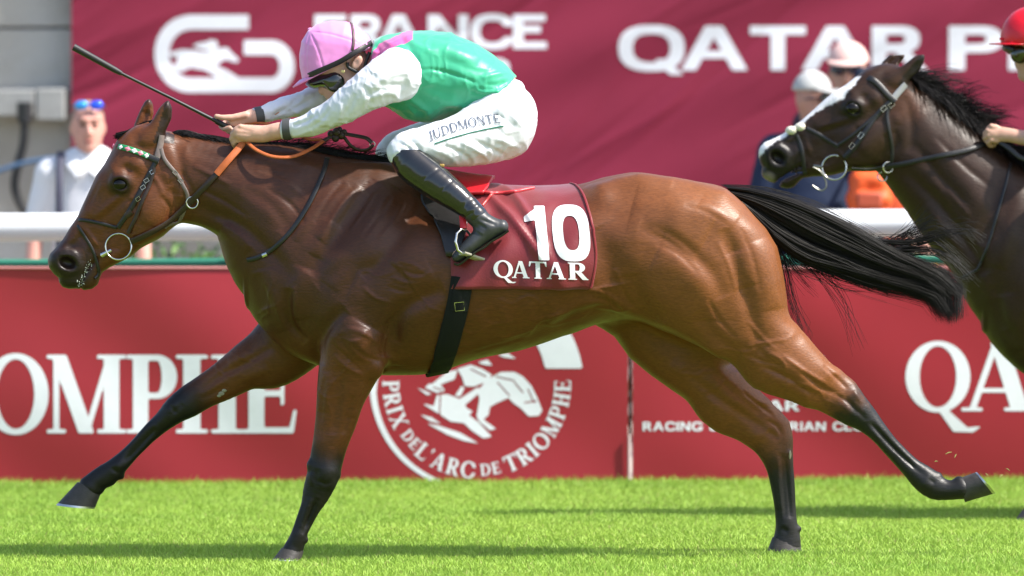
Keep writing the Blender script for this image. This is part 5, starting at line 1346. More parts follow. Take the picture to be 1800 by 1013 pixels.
garment('silks', F, silk_green, jockey, wr, noise=.0012, nscale=.05, colour=silk_cols, fold=(.0055, .075, (.55, .8, 1.3)))
# sleeves
F = field_px(430, 750, 70, 260, -.30, .26, .0045)
tub(F, [(697, 132, -.165, .094, .075), (668, 146, -.19, .078, .07), (630, 172, -.185, .064), (590, 197, -.16, .052), (550, 217, -.125, .042), (518, 226, -.105, .0345), (507, 227, -.10, .0325)], k=.01, n=22)
sl = [([(725, 110), (690, 112), (660, 128)], 3, -4), ([(722, 128), (690, 132), (655, 150)], 3.5, 4), ([(718, 150), (680, 152), (650, 168)], 4, -4), ([(705, 165), (672, 165), (640, 180)], 3.5, 4), ([(690, 95), (665, 118), (648, 140)], 3, -3), ([(640, 150), (652, 175), (640, 195)], 3, -4), ([(625, 165), (615, 190), (600, 205)], 3.5, -5),
      ([(600, 180), (598, 205), (580, 225)], 3, 4), ([(582, 190), (566, 210), (545, 228)], 3, -4), ([(560, 200), (535, 215), (515, 222)], 2.6, -4), ([(550, 228), (528, 236), (512, 240)], 2.5, 3), ([(540, 205), (522, 214), (510, 216)], 2.2, 3), ([(636, 200), (610, 212), (590, 222)], 3, 4), ([(715, 140), (700, 170)], 3, -3)]
garment('sleeve', F, silk_white, jockey, sl, noise=.0008, nscale=.07, fold=(.0045, .05, (.7, .7, 1.2)))
F = field_px(440, 720, 80, 240, .0, .28, .005)
tub(F, [(690, 126, .18, .085), (640, 152, .18, .068), (590, 164, .15, .052), (545, 178, .115, .044), (500, 190, .075, .037), (466, 201, .048, .030), (457, 203, .042, .0265)], k=.01, n=20)
garment('sleeve', F, silk_white, jockey, [([(560, 165), (530, 185), (500, 200)], 3, -4), ([(530, 168), (505, 190), (480, 205)], 3, -4), ([(545, 185), (515, 200)], 3, 4), ([(500, 182), (475, 198)], 2.5, 3)], noise=.0008, nscale=.07, fold=(.0045, .05, (.7, .7, 1.2)))
cuff_mat = mat('cuff_grey', (.055, .055, .055), rough=.6)
b = MB(); b.tube([P(512, 227, -.102), P(505, 227.5, -.10), P(499, 228, -.098)], [.0385, .038, .0375], 20); b.build('cuff', cuff_mat, jockey)
b = MB(); b.tube([P(499, 228, -.098), P(496, 228, -.097)], [.0345, .033], 20); b.build('cuff_edge', silk_white, jockey)
b = MB(); b.tube([P(461, 202.5, .045), P(455, 203.5, .041), P(449, 204.5, .039)], [.0325, .032, .0315], 20); b.build('cuff', cuff_mat, jockey)
b = MB(); b.tube([P(449, 204.5, .039), P(445.5, 205, .037)], [.029, .028], 20); b.build('cuff_edge', silk_white, jockey)
# breeches
F = field_px(650, 960, 120, 310, -.34, .34, .005)
tub(F, [(912, 198, 0, .062, .14), (885, 205, 0, .115, .175)], k=.03); tub(F, [(902, 160, 0, .042, .12), (896, 182, 0, .072, .15), (880, 190, 0, .10, .16)], k=.03)
tub(F, [(880, 222, -.09, .122, .11), (840, 238, -.14, .104, .095), (795, 250, -.185, .085, .085), (752, 256, -.225, .070), (718, 262, -.25, .061), (708, 268, -.255, .056, .052)], k=.05, n=18)
tub(F, [(880, 222, .09, .122, .11), (840, 236, .14, .10, .095), (785, 244, .19, .08), (730, 250, .225, .063), (694, 262, .24, .056), (686, 268, .245, .05)], k=.05, n=18)
bw = [([(700, 250), (720, 262), (716, 285)], 2.5, -4), ([(712, 244), (735, 258), (740, 285)], 2.5, -4), ([(700, 265), (712, 276), (708, 290)], 2.5, 3), ([(760, 262), (790, 275), (806, 290)], 3, 3), ([(780, 255), (815, 272), (830, 288)], 3, -4), ([(810, 250), (845, 268), (862, 284)], 3, 4), ([(830, 245), (865, 262), (890, 275)], 3, -4), ([(745, 270), (765, 282), (775, 292)], 2.5, -3.5),
      ([(850, 238), (890, 250), (915, 262)], 3.5, 3), ([(850, 196), (880, 205), (905, 225)], 3, -4), ([(862, 186), (895, 200), (920, 225)], 3, 3), ([(880, 175), (910, 190), (930, 215)], 3, -3), ([(720, 232), (742, 250)], 2.5, 3), ([(690, 275), (705, 262), (718, 252)], 2.2, 3), ([(900, 160), (920, 180), (932, 205)], 3, 2.5), ([(725, 285), (752, 288)], 2.5, -3)]
_, BV, BQ = garment('breeches', F, breech_white, jockey, bw, noise=.0008, nscale=.05, fold=(.0030, .05, (1.2, .7, .8)))
bvh_br = BVHTree.FromPolygons([tuple(v) for v in BV], [tuple(q) for q in BQ.tolist()])
ink = mat('ink_grey', (.06, .075, .11), rough=.6); ink2 = mat('ink_green', (.0, .14, .09), rough=.6)
def on_br(px, py, off=.0025): return on(px, py, bvh_br, off, -1, -.2)[0] + Vector((0, -.001, 0))
def jtext(u, v):  # text rises along the thigh
    bx, by = u, 247 - (u - 758) * .262 + 5 * ((u - 818) / 60.) ** 2 - 4; return on_br(bx - v * 4, by - v * 16)
letters('JUDDMONTE', auto_spans('JUDDMONTE', 755, 880, LIGHTS, .14), jtext, dict(T=.14, t=.08, S=.06, sh=.045), ink, jockey, res=26)
b = MB(); b.tube([on_br(u, 253 - (u - 764) * .256 + 3 * ((u - 824) / 60.) ** 2 - 3, .001) for u in np.linspace(764, 885, 34)], .0022, 5); b.build('stripe', ink2, jockey)
# boots
for s, kx in ((-1, 0), (1, -22)):
    bt = empty('boot', tuple(P(800, 350, s * .31))); bt.parent = jockey; bt.matrix_parent_inverse = parent_matrix(jockey).inverted()
    F = field_px(650, 870, 262, 420, -.42 if s < 0 else .15, -.15 if s < 0 else .42, .0048)
    tub(F, [(716 + kx, 276, s * .262, .060, .058), (728 + kx * .9, 292, s * .275, .064, .06), (760 + kx * .5, 317, s * .30, .061, .058), (793 + kx * .2, 341, s * .322, .052, .05), (820, 362, s * .335, .042, .042), (838, 379, s * .342, .038, .040)], k=.005, n=20)
    garment('shaft', F, boot_black, bt, [([(742, 318), (772, 296)], 1.5, -1.2), ([(774, 338), (800, 313)], 1.3, -1.2), ([(806, 372), (830, 348)], 2.5, -2), ([(815, 378), (842, 360)], 2.5, 2)], noise=.0005, nscale=.05)
    F = field_px(785, 910, 360, 480, -.42 if s < 0 else .25, -.25 if s < 0 else .42, .0042)
    tub(F, [(832, 374, s * .34, .038, .040), (846, 388, s * .343, .036, .038), (856, 398, s * .343, .037, .036)], k=.02)
    tub(F, [(881, 399, s * .343, .026, .030), (862, 404, s * .343, .034, .034), (840, 420, s * .344, .030, .037), (820, 438, s * .345, .025, .040), (804, 452, s * .345, .018, .030)], k=.02, n=14)
    garment('foot', F, boot_foot, bt, [([(842, 385), (862, 392), (872, 396)], 2, -2.5), ([(838, 392), (855, 402)], 2, -2.5), ([(835, 402), (850, 412)], 2, 2)], noise=.0008, nscale=.03)
    b = MB(); pts = [(893, 404), (884, 411), (862, 424), (850, 434), (838, 440), (822, 452), (806, 464), (799, 462)]
    b.ribbon([P(a, c, s * .345) for a, c in spline(pts, 22)], [Vector((-.55, 0, -.8))] * 22, [.058 - .012 * abs(math.sin(i * .2)) for i in range(22)], .007); b.build('sole', black_leather, bt)
    # stirrup of that side
    sr = empty('stirrup', tuple(P(820, 430, s * .34))); sr.parent = saddle; sr.matrix_parent_inverse = parent_matrix(saddle).inverted()
    arch_ = [(813, 446, .385), (805, 440, .392), (801, 425, .392), (803, 411, .385), (811, 403, .365), (821, 406, .345), (829, 416, .322), (836, 430, .305), (841, 444, .306), (846, 455, .315)]
    b = MB(); b.tube([P(a, c, s * y) for a, c, y in arch_], .0048, 8); b.build('arch', steel, sr)
    b = MB(); p0, p1 = P(812, 444, s * .388), P(847, 456, s * .31); b.ribbon([p0, (p0 + p1) / 2, p1], [Vector((.3, 0, -1))] * 3, .030, .007); b.build('tread', mat('tread_rubber', (.35, .33, .27), rough=.6), sr)
    b = MB(); b.ribbon([P(a, c, s * y) for a, c, y in ((812, 372, .325), (814, 388, .345), (815, 402, .362))], [Vector((0, s, 0))] * 3, .024, .004); b.build('stirrup_leather', mat('leather_red', (.5, .015, .02), rough=.35), sr)
b = MB(); b.box(P(777, 291, -.31), (.016, .012, .010)); b.build('boot_tab', mat('tab_gold', (.4, .25, .06), rough=.4), jockey, bevel=.002)
# helmet
hel = mat('helmet_pink', (.78, .27, .62), rough=.36, spec=.4, sheen=.2, var=.05, vscale=14, bump=.0004, bscale=40)
F = field_px(506, 670, 26, 166, -.14, .14, .004)
HELM = [(545, 185), (532, 140), (527, 118), (526, 98), (530, 74), (542, 54), (559, 42), (581, 37), (609, 38), (631, 48), (647, 62), (656, 80), (664, 110), (640, 150), (600, 180)]
F.inflate(XZ(HELM), .085, .099, k=0, p=2.15); F.cut((530, 143), (655, 83))
HP = empty('helmet', tuple(P(590, 90, 0))); HP.parent = jockey; HP.matrix_parent_inverse = parent_matrix(jockey).inverted()
_, HV, HQ = garment('cap_cover', F, hel, HP, [([(545, 56), (560, 90), (570, 125)], 1.2, -2), ([(545, 56), (538, 95), (540, 130)], 1.2, -1.5), ([(545, 56), (580, 60), (630, 75)], 1.2, -1.5)], noise=.0008, nscale=.04)
bvh_h = BVHTree.FromPolygons([tuple(v) for v in HV], [tuple(q) for q in HQ.tolist()])
b = MB(); pk = []
for i in range(15):
    t = math.pi * (i / 14 - .5); y = .088 * math.sin(t); fwd = math.cos(t)
    pk.append((P(610 - 80 * fwd ** .8 - 2, 106 + 37 * fwd ** .8, y), P(606 - 92 * fwd ** .6 + 2, 108 + 47 * fwd ** .6, y * 1.06)))
V = [q for a, c in pk for q in (a, c)]; b.add(V, [(2*i, 2*i+1, 2*i+3, 2*i+2) for i in range(14)])
o = b.build('peak', hel, HP); s_ = o.modifiers.new('thick', 'SOLIDIFY'); s_.thickness = .005
band = mat('band_black', (.016, .013, .014), rough=.5)
strap_loop('band', [(652, 76), (630, 89), (600, 107), (565, 123), (531, 139)], bvh_h, .019, band, HP, t=.003, n=24)
strap('strap', [(617, 42), (621, 58), (622, 75), (618, 95), (612, 108)], bvh_h, .010, mat('strap_grey', (.10, .05, .06), rough=.5), HP, t=.003)
b = MB(); b.ball(P(546, 52, 0), (.010, .010, .006)); b.build('button', hel, HP)
chin = mat('chinstrap_black', (.012, .012, .013), rough=.5)
b = MB(); b.tube([P(*q, -.080) for q in spline([(611, 110), (612, 118), (622, 124), (634, 130)], 12)], .006, 8); b.build('chinstrap', chin, HP)
b = MB(); b.tube([P(*q, -.076) for q in spline([(650, 92), (644, 108), (640, 122), (633, 132), (624, 146)], 14)], .006, 8); b.build('chinstrap', chin, HP)
b = MB(); b.ball(P(632, 131, -.083), (.012, .006, .010)); b.build('chinstrap_cup', chin, HP)
b = MB(); b.box(P(603, 126, -.083), (.014, .004, .010), Matrix.Rotation(.4, 3, 'Y')); b.build('buckle', mat('brass', (.6, .5, .25), rough=.3, metal=1), HP, bevel=.001)
# goggles
gg = empty('goggles', tuple(P(580, 146, 0))); gg.parent = jockey; gg.matrix_parent_inverse = parent_matrix(jockey).inverted()
F = field_px(525, 620, 110, 176, -.11, .11, .0035)
F.inflate(XZ([(536, 148), (545, 139), (566, 128), (592, 120), (602, 127), (606, 140), (603, 154), (593, 164), (580, 164), (566, 155), (552, 157), (543, 154)]), .03, .074, k=.0)
F.blob(tuple(P(590, 145, -.062)), (.033, .020, .036), k=.008); F.blob(tuple(P(590, 145, .062)), (.033, .020, .036), k=.008)
garment('lens', F, mat('goggle_lens', (.010, .012, .008), rough=.06, spec=.7, coat=.6), gg, noise=0)
# whip
wh = MB(); wp = [P(130, 83, -.02), P(204, 124, -.015), P(214, 129.5, -.015), P(300, 172, -.005), P(380, 213, .006), P(404, 226, .010), P(412, 231, .012)]
wh.tube(wp[:3], [.0125, .0105, .008], 10); wo = empty('whip', tuple(wp[3]), label='black riding whip held forward in the jockey\'s far hand', cat='whip')
wh.build('flap', mat('whip_foam', (.014, .014, .015), rough=.55, bump=.001, bscale=60), wo)
wh = MB(); wh.tube(wp[2:5], [.0055, .0055, .007], 8); wh.build('shaft', mat('whip_shaft', (.012, .012, .012), rough=.3), wo)
wh = MB(); wh.tube(wp[4:], [.0095, .0105, .0115], 10); wh.build('handle', mat('whip_handle', (.010, .010, .010), rough=.5), wo)
# ================================================================== the dark horse following on the right, half a length behind and further from the camera
Y2 = 2.2; S2 = .9 * (CAM_D + Y2) / CAM_D
def to1(a, c): return (a - 1735) / .9 + 440, (c - 560) / .9 + 520     # photo pixel -> modelling pixel
_c2, _s2 = math.cos(math.radians(22.7)), math.sin(math.radians(22.7))
def tf2(q):
    dx, dy = q[0] - 214, q[1] - 323.5; k = .942
    return to1(1497 + k * (dx * _c2 - dy * _s2), 191 + k * (dx * _s2 + dy * _c2))
def inv2(px, py):
    a, c = (px - 440) * .9 + 1735, (py - 520) * .9 + 560; dx, dy = (a - 1497) / .942, (c - 191) / .942
    return 214 + dx * _c2 + dy * _s2, 323.5 - dx * _s2 + dy * _c2
NECK2 = [(*to1(a, b_), *to1(c, d), 0, w) for a, b_, c, d, w in ((1960, 345, 1800, 640, .21), (1900, 336, 1742, 575, .20), (1830, 306, 1712, 515, .17), (1760, 268, 1672, 462, .142), (1700, 224, 1632, 400, .122), (1652, 186, 1598, 350, .105), (1612, 156, 1576, 316, .092))]
def squash(rows, y0, k, dx=0, flip=1): return [(a + dx, y0 + (b_ - y0) * k if b_ > y0 else b_, c + dx, y0 + (d - y0) * k if d > y0 else d, flip * y, w) for a, b_, c, d, y, w in rows]
LEGS2 = dict(near_fore=squash(LEGS1['near_fore'], 560, .82, 10), far_fore=squash(LEGS1['near_fore'], 560, .78, 60, -1), near_hind=LEGS1['near_hind'], far_hind=squash(LEGS1['far_hind'], 570, .86))
lo2 = (W2(-10, 0)[0], -.36, W2(0, 925)[1]); hi2 = (W2(1710, 0)[0], .36, W2(0, 5)[1])
F2, _ = horse_field(.0075, LEGS2, NECK2, None, lo2, hi2)
hd2 = XZ([tf2(q) for q in HEAD])
_iw = lambda f: (lambda X, Z: f(*W2(*inv2(*PX(X, Z)))) * 1.03)
sculpt_head(F2, hd2, _iw(HEADW), _iw(HEADR), tf2, 1.05)
# the lower jaw dropped a little: mouth open
mq = [W2(*tf2(q)) for q in ((188, 462), (172, 470), (156, 482), (142, 498), (138, 515))]
F2.tube([(float(a), 0, float(c)) for a, c in mq], [.001, .003, .006, .008, .009], [.3] * 5, k=.006, carve=True)
coat2 = mat('dark_coat', (.03, .018, .012), rough=.42, spec=.28, attr='Col', bump=.0009, bscale=230, bstretch=(.2, .9, .75), grain=.18, rvar=.1, crease=.0028, cscale=11, vscale=9)
def blaze(c, hx, hy, V):
    d, t = seg_field([(204, 262), (192, 280), (178, 306), (158, 334), (146, 358), (134, 383), (112, 420), (96, 438), (86, 452), (86, 470)], hx, hy)
    w = np.interp(t, [0, .06, .2, .35, .5, .75, .9, 1], [0, 8, 14, 9, 6, 6, 8, 5]) + 2.5 * vnoise(V, .02, 4) + 1.5 * vnoise(V, .008, 6)
    m = smoothstep(1.5, -1.5, d - w) * (hx < 215)
    c = c * (1 - m)[:, None] + np.float32((.78, .75, .74)) * m[:, None]
    # pale lower lip
    dl = np.hypot(hx - 120, hy - 503); ml = .6 * smoothstep(16, 6, dl)
    brown = smoothstep(60, 20, np.hypot(hx - 300, hy - 270)) * .8
    c = c * (1 + brown[:, None] * np.float32((1.2, .8, .5)))
    return c * (1 - ml)[:, None] + np.float32((.30, .24, .22)) * ml[:, None]
RELIEF_H2 = [([(1585, 300), (1640, 350), (1690, 420), (1730, 480)], 9, -9), ([(1610, 200), (1650, 260), (1700, 330), (1750, 390)], 14, 7), ([(1600, 250), (1640, 300), (1690, 360)], 7, -5), ([(1625, 360), (1670, 420), (1705, 470)], 8, 6),
  ([(1760, 300), (1740, 360), (1720, 430)], 10, -7), ([(1790, 330), (1770, 400), (1750, 470)], 12, 8), ([(1740, 500), (1760, 560), (1790, 600)], 8, -8), ([(1720, 480), (1745, 530), (1770, 580)], 9, 7), ([(1590, 170), (1600, 220), (1596, 270)], 6, -5), ([(1640, 240), (1690, 290), (1740, 330)], 4, -4), ([(1660, 330), (1700, 380)], 4, 4)]
veins_keep = veins; veins = []
me2, V2, Q2 = finish_horse('body', F2, tf2, inv2, LEGS2, dict(near_fore=(.5, .7), far_fore=(.5, .7), near_hind=(.5, .64), far_hind=(.5, .78)), (.034, .016, .009), RELIEF_TRUNK[:16] + [([to1(*q) for q in L], sg, am) for L, sg, am in RELIEF_H2], face=blaze)
# modelling space -> its place on the course
_o = W2(440, 520); _n = P(1735, 560, Y2)
A2 = lambda v: np.c_[S2 * (v[:, 0] - _o[0]) + _n.x, S2 * v[:, 1] + Y2, S2 * (v[:, 2] - _o[1]) + _n.z]
V2 = A2(V2); co = np.asarray(V2, np.float32); me2.vertices.foreach_set('co', co.ravel()); me2.update()
horse2 = empty('racehorse', (2.2, Y2, 0), label='dark brown racehorse with white blaze following at the right edge', cat='horse', group='racehorses')
obj('body', me2, coat2, horse2)
bvh2 = BVHTree.FromPolygons([tuple(v) for v in V2], [tuple(q) for q in Q2.tolist()])
BASE_Y[id(bvh2)] = Y2
def M2(px, py, y=0): # modelling pixel -> world
    x, z = W2(px, py); return Vector(A2(np.array([[float(x), y, float(z)]]))[0])
ec = tf2((214, 323.5)); e2 = M2(ec[0], ec[1], 0)
for s in (-1, 1):
    b = MB(); b.ball((e2.x, Y2 + s * .093, e2.z), (.028, .020, .0235), 20, 14); b.build('eye', eye_mat, horse2)
    b = MB(); b.ring((e2.x, Y2 + s * .103, e2.z), .018, .0022, (0, s, 0)); b.build('eye_white', mat('sclera', (.5, .45, .42), rough=.2), horse2)
_P = P
def hoof2(a, b_, c, d, y):
    global P
    P = lambda px, py, yy=0: M2(px, py, yy); hoof(horse2, a, b_, c, d, y); P = _P
for rows, y in ((LEGS2['near_fore'], -.13), (LEGS2['far_fore'], .13), (LEGS2['far_hind'], .15)):
    a = rows[-1]; hoof2((a[0], a[1] - 2), (a[2], a[3] - 2), (a[0] - 12, a[1] + 14), (a[2] - 2, a[3] + 12), y)
hoof2((1702, 882), (1690, 840), (1746, 869), (1715, 831), -.13)
# blown mane
g = np.random.default_rng(77); st = []
cl2 = spline([(1596, 146), (1626, 166), (1660, 192), (1700, 226), (1745, 258), (1790, 288), (1850, 314), (1910, 336)], 200)
cl2 = crest_on(bvh2, cl2, Y2)
tufts = [(int(g.integers(0, 200)), g.uniform(.2, 1.5), g.uniform(34, 92)) for _ in range(46)]
for i in range(1900):
    k, up, L = tufts[g.integers(0, len(tufts))]; k = int(np.clip(k + g.normal() * 5, 0, 199)); a = cl2[k]; L = L * g.uniform(.45, 1.05); u = up + g.normal() * .14
    y0 = Y2 + g.normal() * .012; c_, s_ = math.cos(u), math.sin(u)
    st.append(([tuple(P(a[0], a[1] + 4, y0)), tuple(P(a[0] + L * .35 * c_, a[1] - L * .35 * s_, y0 - .01)), tuple(P(a[0] + L * .75 * c_ + 4, a[1] - L * .62 * s_ + 2, y0 + g.normal() * .02)), tuple(P(a[0] + L * c_ + 14, a[1] - L * .72 * s_ + 8 + g.normal() * 4, y0 + g.normal() * .03))], .0019, .0004))
for i in range(2600):
    a = cl2[g.integers(0, 200)]; L = g.uniform(12, 44); u = g.uniform(.15, 1.5); y0 = Y2 + g.normal() * .012
    st.append(([tuple(P(a[0], a[1] + 4, y0)), tuple(P(a[0] + L * .5 * math.cos(u), a[1] - L * .45 * math.sin(u), y0 - .01)), tuple(P(a[0] + L * math.cos(u) + 6, a[1] - L * .6 * math.sin(u) + 4, y0 + g.normal() * .02))], .0019, .0005))
for i in range(900):
    a = cl2[g.integers(0, 200)]; L = g.uniform(14, 58); y0 = Y2 + g.normal() * .012; f = g.uniform(.05, .75); k = g.uniform(.5, 1.0)
    st.append(([tuple(P(a[0], a[1] + 3, y0)), tuple(P(a[0] + L * .4 * k, a[1] - 5 * g.random() + L * .12 * f, y0 - .04)), tuple(P(a[0] + L * k, a[1] + L * f, y0 - .05 - .06 * f))], .0018, .0004))
hair('mane', st, horse2, n=7)
st = []
for i in range(170):
    o = g.normal(size=2) * 3; st.append(([tuple(P(1582 + o[0], 134 + o[1], Y2 + g.normal() * .012)), tuple(P(1565 + o[0], 126 + o[1], Y2)), tuple(P(1540 + o[0] * .6, 134 + o[1] * .6, Y2 - .02))], .0018, .0006))
hair('forelock', st, horse2, n=6)
st = []
U2, L2 = [(1276, 329), (1340, 336), (1430, 366), (1520, 412), (1600, 470)], [(1316, 366), (1362, 424), (1410, 460), (1470, 480), (1560, 512)]
for i in range(160):
    q = flow(U2, L2, g.random(), 7); y0 = g.uniform(-.04, .04); st.append(([tuple(M2(a[0], a[1] + 6 * math.sin(j + i), y0)) for j, a in enumerate(q)], .006, .001))
hair('tail', st, horse2, n=9)
veins = veins_keep
# bridle and reins of the dark horse
steel_dull = mat('steel_dull', (.30, .29, .27), rough=.3, metal=1.0)
bridle2 = empty('bridle', tuple(P(1480, 240, Y2 - .1)), label='black leather bridle with white fleece noseband on the dark horse', cat='bridle', group='bridles')
q39 = lambda L: [(1320 + a / 3.897, 90 + c / 3.897) for a, c in L]
strap_loop('browband', q39([(985, 350), (940, 310), (880, 240), (830, 195), (770, 178)]), bvh2, .024, black_leather, bridle2, t=.007, n=16)
strap('headpiece', q39([(1055, 225), (1020, 270), (985, 310), (960, 345)]), bvh2, .024, mat('headpiece_grey', (.30, .30, .31), rough=.45), bridle2, off=.004)
strap('cheekpiece', q39([(960, 345), (900, 395), (830, 480), (760, 590), (700, 670), (640, 730)]), bvh2, .020, black_leather, bridle2)
strap('noseband_cheekpiece', q39([(930, 370), (840, 450), (740, 540), (650, 610), (590, 650)]), bvh2, .013, black_leather, bridle2)
strap('throatlatch', q39([(950, 360), (930, 430), (940, 520), (960, 620), (970, 700), (960, 790)]), bvh2, .014, black_leather, bridle2)
strap('noseband', q39([(600, 655), (540, 620), (460, 570), (380, 530)]), bvh2, .016, black_leather, bridle2)
strap('lower_noseband', q39([(310, 575), (340, 640), (355, 720), (365, 800), (370, 880)]), bvh2, .015, black_leather, bridle2)
fle = MB()
for a, c, r in ((278, 545, .022), (342, 522, .022)):
    p = P(1320 + a / 3.897, 90 + c / 3.897, Y2 - .035); fle.ball(p, (r, r * 1.1, r * .8), 14, 10); fle.ball((p.x, Y2 + .03, p.z), (r, r * 1.1, r * .8), 14, 10)
fle.build('fleece', mat('fleece_white', (.72, .68, .55), rough=.95, spec=.05, bump=.006, bscale=120), bridle2)
c2 = q39([(570, 790)])[0]; p, n_ = on(c2[0], c2[1], bvh2, .012, -1); b = MB(); b.ring(p, .0465, .0034, (-.1, -1, .1)); b.build('bit_ring', steel, bridle2)
b = MB(); b.tube([on(*q39([(490, 790)])[0], bvh2, .012)[0], on(*q39([(430, 785)])[0], bvh2, .004)[0]], [.006, .005], 8); b.build('mouthpiece', steel_dull, bridle2)
b = MB(); b.tube([P(*q, Y2 - .07) for q in spline(q39([(425, 795), (470, 820), (505, 870), (515, 930), (480, 955), (420, 920)]), 18)], max(.003, .0), 8); b.build('lip_ring', steel_dull, bridle2)
for a, c, an in ((905, 395, .7), (755, 580, .9), (695, 650, .8), (960, 370, .7)): buckle(1320 + a / 3.897, 90 + c / 3.897, bvh2, .022, .015, bridle2, an, .002)
b = MB(); b.ring(on(*q39([(945, 790)])[0], bvh2, .012)[0], .020, .003, (.4, -1, 0)); b.build('martingale_ring', steel, bridle2)
b = MB(); b.ring(on(*q39([(910, 850)])[0], bvh2, .010)[0], .018, .003, (0, -1, .3)); b.build('martingale_ring', steel, bridle2)
rein2 = empty('reins', tuple(P(1600, 290, Y2 - .15)), label='black leather reins of the dark horse running to its rider\'s hand', cat='reins', group='reins')
strap('rein', q39([(690, 790), (800, 795), (940, 785), (1060, 770), (1150, 748)]) + [(1650, 275), (1690, 268), (1722, 258), (1742, 252)], bvh2, .020, black_leather, rein2, off=.012, smooth=10)
free_strap('rein', [P(1757, 250, Y2 - .10), P(1775, 262, Y2 - .11), P(1795, 278, Y2 - .12), P(1830, 284, Y2 - .1), P(1870, 270, Y2 - .05)], .020, black_leather, rein2, 16)
ns2 = empty('breast_strap', tuple(P(1750, 400, Y2 - .2)), label='thin dark strap hanging down the dark horse\'s shoulder', cat='strap')
strap('band', [(1776, 288), (1768, 325), (1754, 375), (1738, 430), (1722, 468)], bvh2, .011, black_leather, ns2, off=.003)
b = MB(); b.tube([P(1724, 462, Y2 - .16), P(1718, 474, Y2 - .16), P(1704, 482, Y2 - .15), P(1692, 488, Y2 - .12)], .006, 8); b.build('loop', black_leather, ns2)
# ---- rider of the dark horse
rider2 = empty('person', (2.1, Y2, .9), label='rider in bright red helmet and goggles at the right edge, bare hand on the reins', cat='jockey', group='jockeys')
F = field_px(1700, 2080, -30, 470, Y2 - .42, Y2 + .42, .0055)
y = Y2
tub(F, [(1880, 130, y, .095, .15), (1940, 140, y, .11, .155), (2000, 170, y, .10, .14), (2030, 210, y, .10, .15)], n=10)
tub(F, [(1890, 125, y, .05), (1850, 100, y, .05), (1822, 90, y, .05)], k=.03)
F.blob(tuple(P(1822, 68, y)), (.098, .075, .10), k=.02); F.blob(tuple(P(1815, 100, y)), (.07, .062, .085), k=.03)
tub(F, [(1796, 100, y, .010), (1790, 114, y, .014)], k=.012); tub(F, [(1806, 136, y, .026, .03), (1798, 134, y, .02)], k=.02); tub(F, [(1795, 124, y, .012, .02), (1800, 124, y, .012, .02)], k=.01)
for s in (-1, 1): F.blob(tuple(P(1838, 92, y + s * .075)), (.014, .01, .028), k=.008)
for s in (-1, 1):
    tub(F, [(1900, 150, y + s * .17, .055), (1860, 210, y + s * .19, .045), (1830, 246, y + s * .15, .036), (1795, 242, y + s * .11, .028), (1775, 238, y + s * .105, .027, .024), (1755, 236, y + s * .10, .030, .020), (1744, 236, y + s * .10, .026, .02)], k=.015)
    for i, (kx, ky) in enumerate(((1744, 223), (1738, 231), (1738, 239), (1744, 247))):
        tub(F, [(kx + 8, ky + 1, y + s * .104, .0105), (kx - 2, ky - 1, y + s * .108, .0105), (kx - 8, ky + 4, y + s * .095, .0095), (kx - 5, ky + 9, y + s * .078, .009), (kx + 4, ky + 9, y + s * .07, .0085)], k=.004)
    tub(F, [(1765, 240, y + s * .08, .012), (1750, 250, y + s * .075, .0105), (1740, 254, y + s * .075, .009)], k=.006)
    tub(F, [(2030, 230, y + s * .10, .09), (1950, 275, y + s * .20, .06), (1880, 300, y + s * .26, .045), (1940, 350, y + s * .30, .042), (1990, 400, y + s * .33, .032), (1960, 440, y + s * .335, .025)], k=.03)
garment('body', F, skin, rider2, noise=.0006)
F = field_px(1822, 2060, 60, 280, Y2 - .34, Y2 + .34, .008)
tub(F, [(1885, 130, y, .11, .18), (1940, 142, y, .125, .185), (2000, 172, y, .115, .165), (2022, 200, y, .105, .16)], n=10, k=.01)
for s in (-1, 1): tub(F, [(1900, 148, y + s * .17, .075), (1862, 206, y + s * .19, .058), (1834, 243, y + s * .155, .043)], k=.03)
garment('silks', F, mat('silk_red', (.5, .012, .02), rough=.3, spec=.5), rider2, noise=.003, nscale=.05)
F = field_px(1840, 2090, 180, 460, Y2 - .44, Y2 + .44, .009)
tub(F, [(2024, 212, y, .11, .17), (2030, 235, y, .11, .17)], k=.02)
for s in (-1, 1): tub(F, [(2030, 230, y + s * .10, .11), (1950, 275, y + s * .20, .075), (1886, 298, y + s * .255, .056)], k=.04)
garment('breeches', F, breech_white, rider2, noise=.002, nscale=.05)
for s in (-1, 1):
    F = field_px(1850, 2020, 280, 470, Y2 + s * .33 - .13, Y2 + s * .33 + .13, .008)
    tub(F, [(1884, 302, y + s * .26, .055), (1940, 350, y + s * .30, .05), (1985, 395, y + s * .33, .038), (1996, 408, y + s * .335, .036), (1960, 442, y + s * .338, .028)], k=.02)
    garment('boot', F, boot_black, rider2, noise=.001)
hp2 = empty('helmet', tuple(P(1815, 50, Y2))); hp2.parent = rider2; hp2.matrix_parent_inverse = parent_matrix(rider2).inverted()
F = field_px(1740, 1900, -20, 120, Y2 - .14, Y2 + .14, .005)
F.blob(tuple(P(1812, 68, Y2)), (.118, .098, .122), k=0); s_ = (CAM_D + Y2) / CAM_D
_z = P(1812, 79, Y2).z; _, X, Y_, Z = F.win(F.lo - 1, F.lo + 9); F.D = np.maximum(F.D, (_z - Z + 0 * X + 0 * Y_).astype(np.float32))
red_h = mat('helmet_red', (.62, .008, .02), rough=.3, spec=.45, bump=.0004, bscale=40)
_, HV2, HQ2 = garment('cap_cover', F, red_h, hp2, noise=.0006)
b = MB(); pk = []
for i in range(15):
    t = math.pi * (i / 14 - .5); yy = Y2 + .088 * math.sin(t); fw = math.cos(t); pk.append((P(1806 - 48 * fw ** .8, 78, yy), P(1804 - 66 * fw ** .6, 80 - 1.0 * fw, yy)))
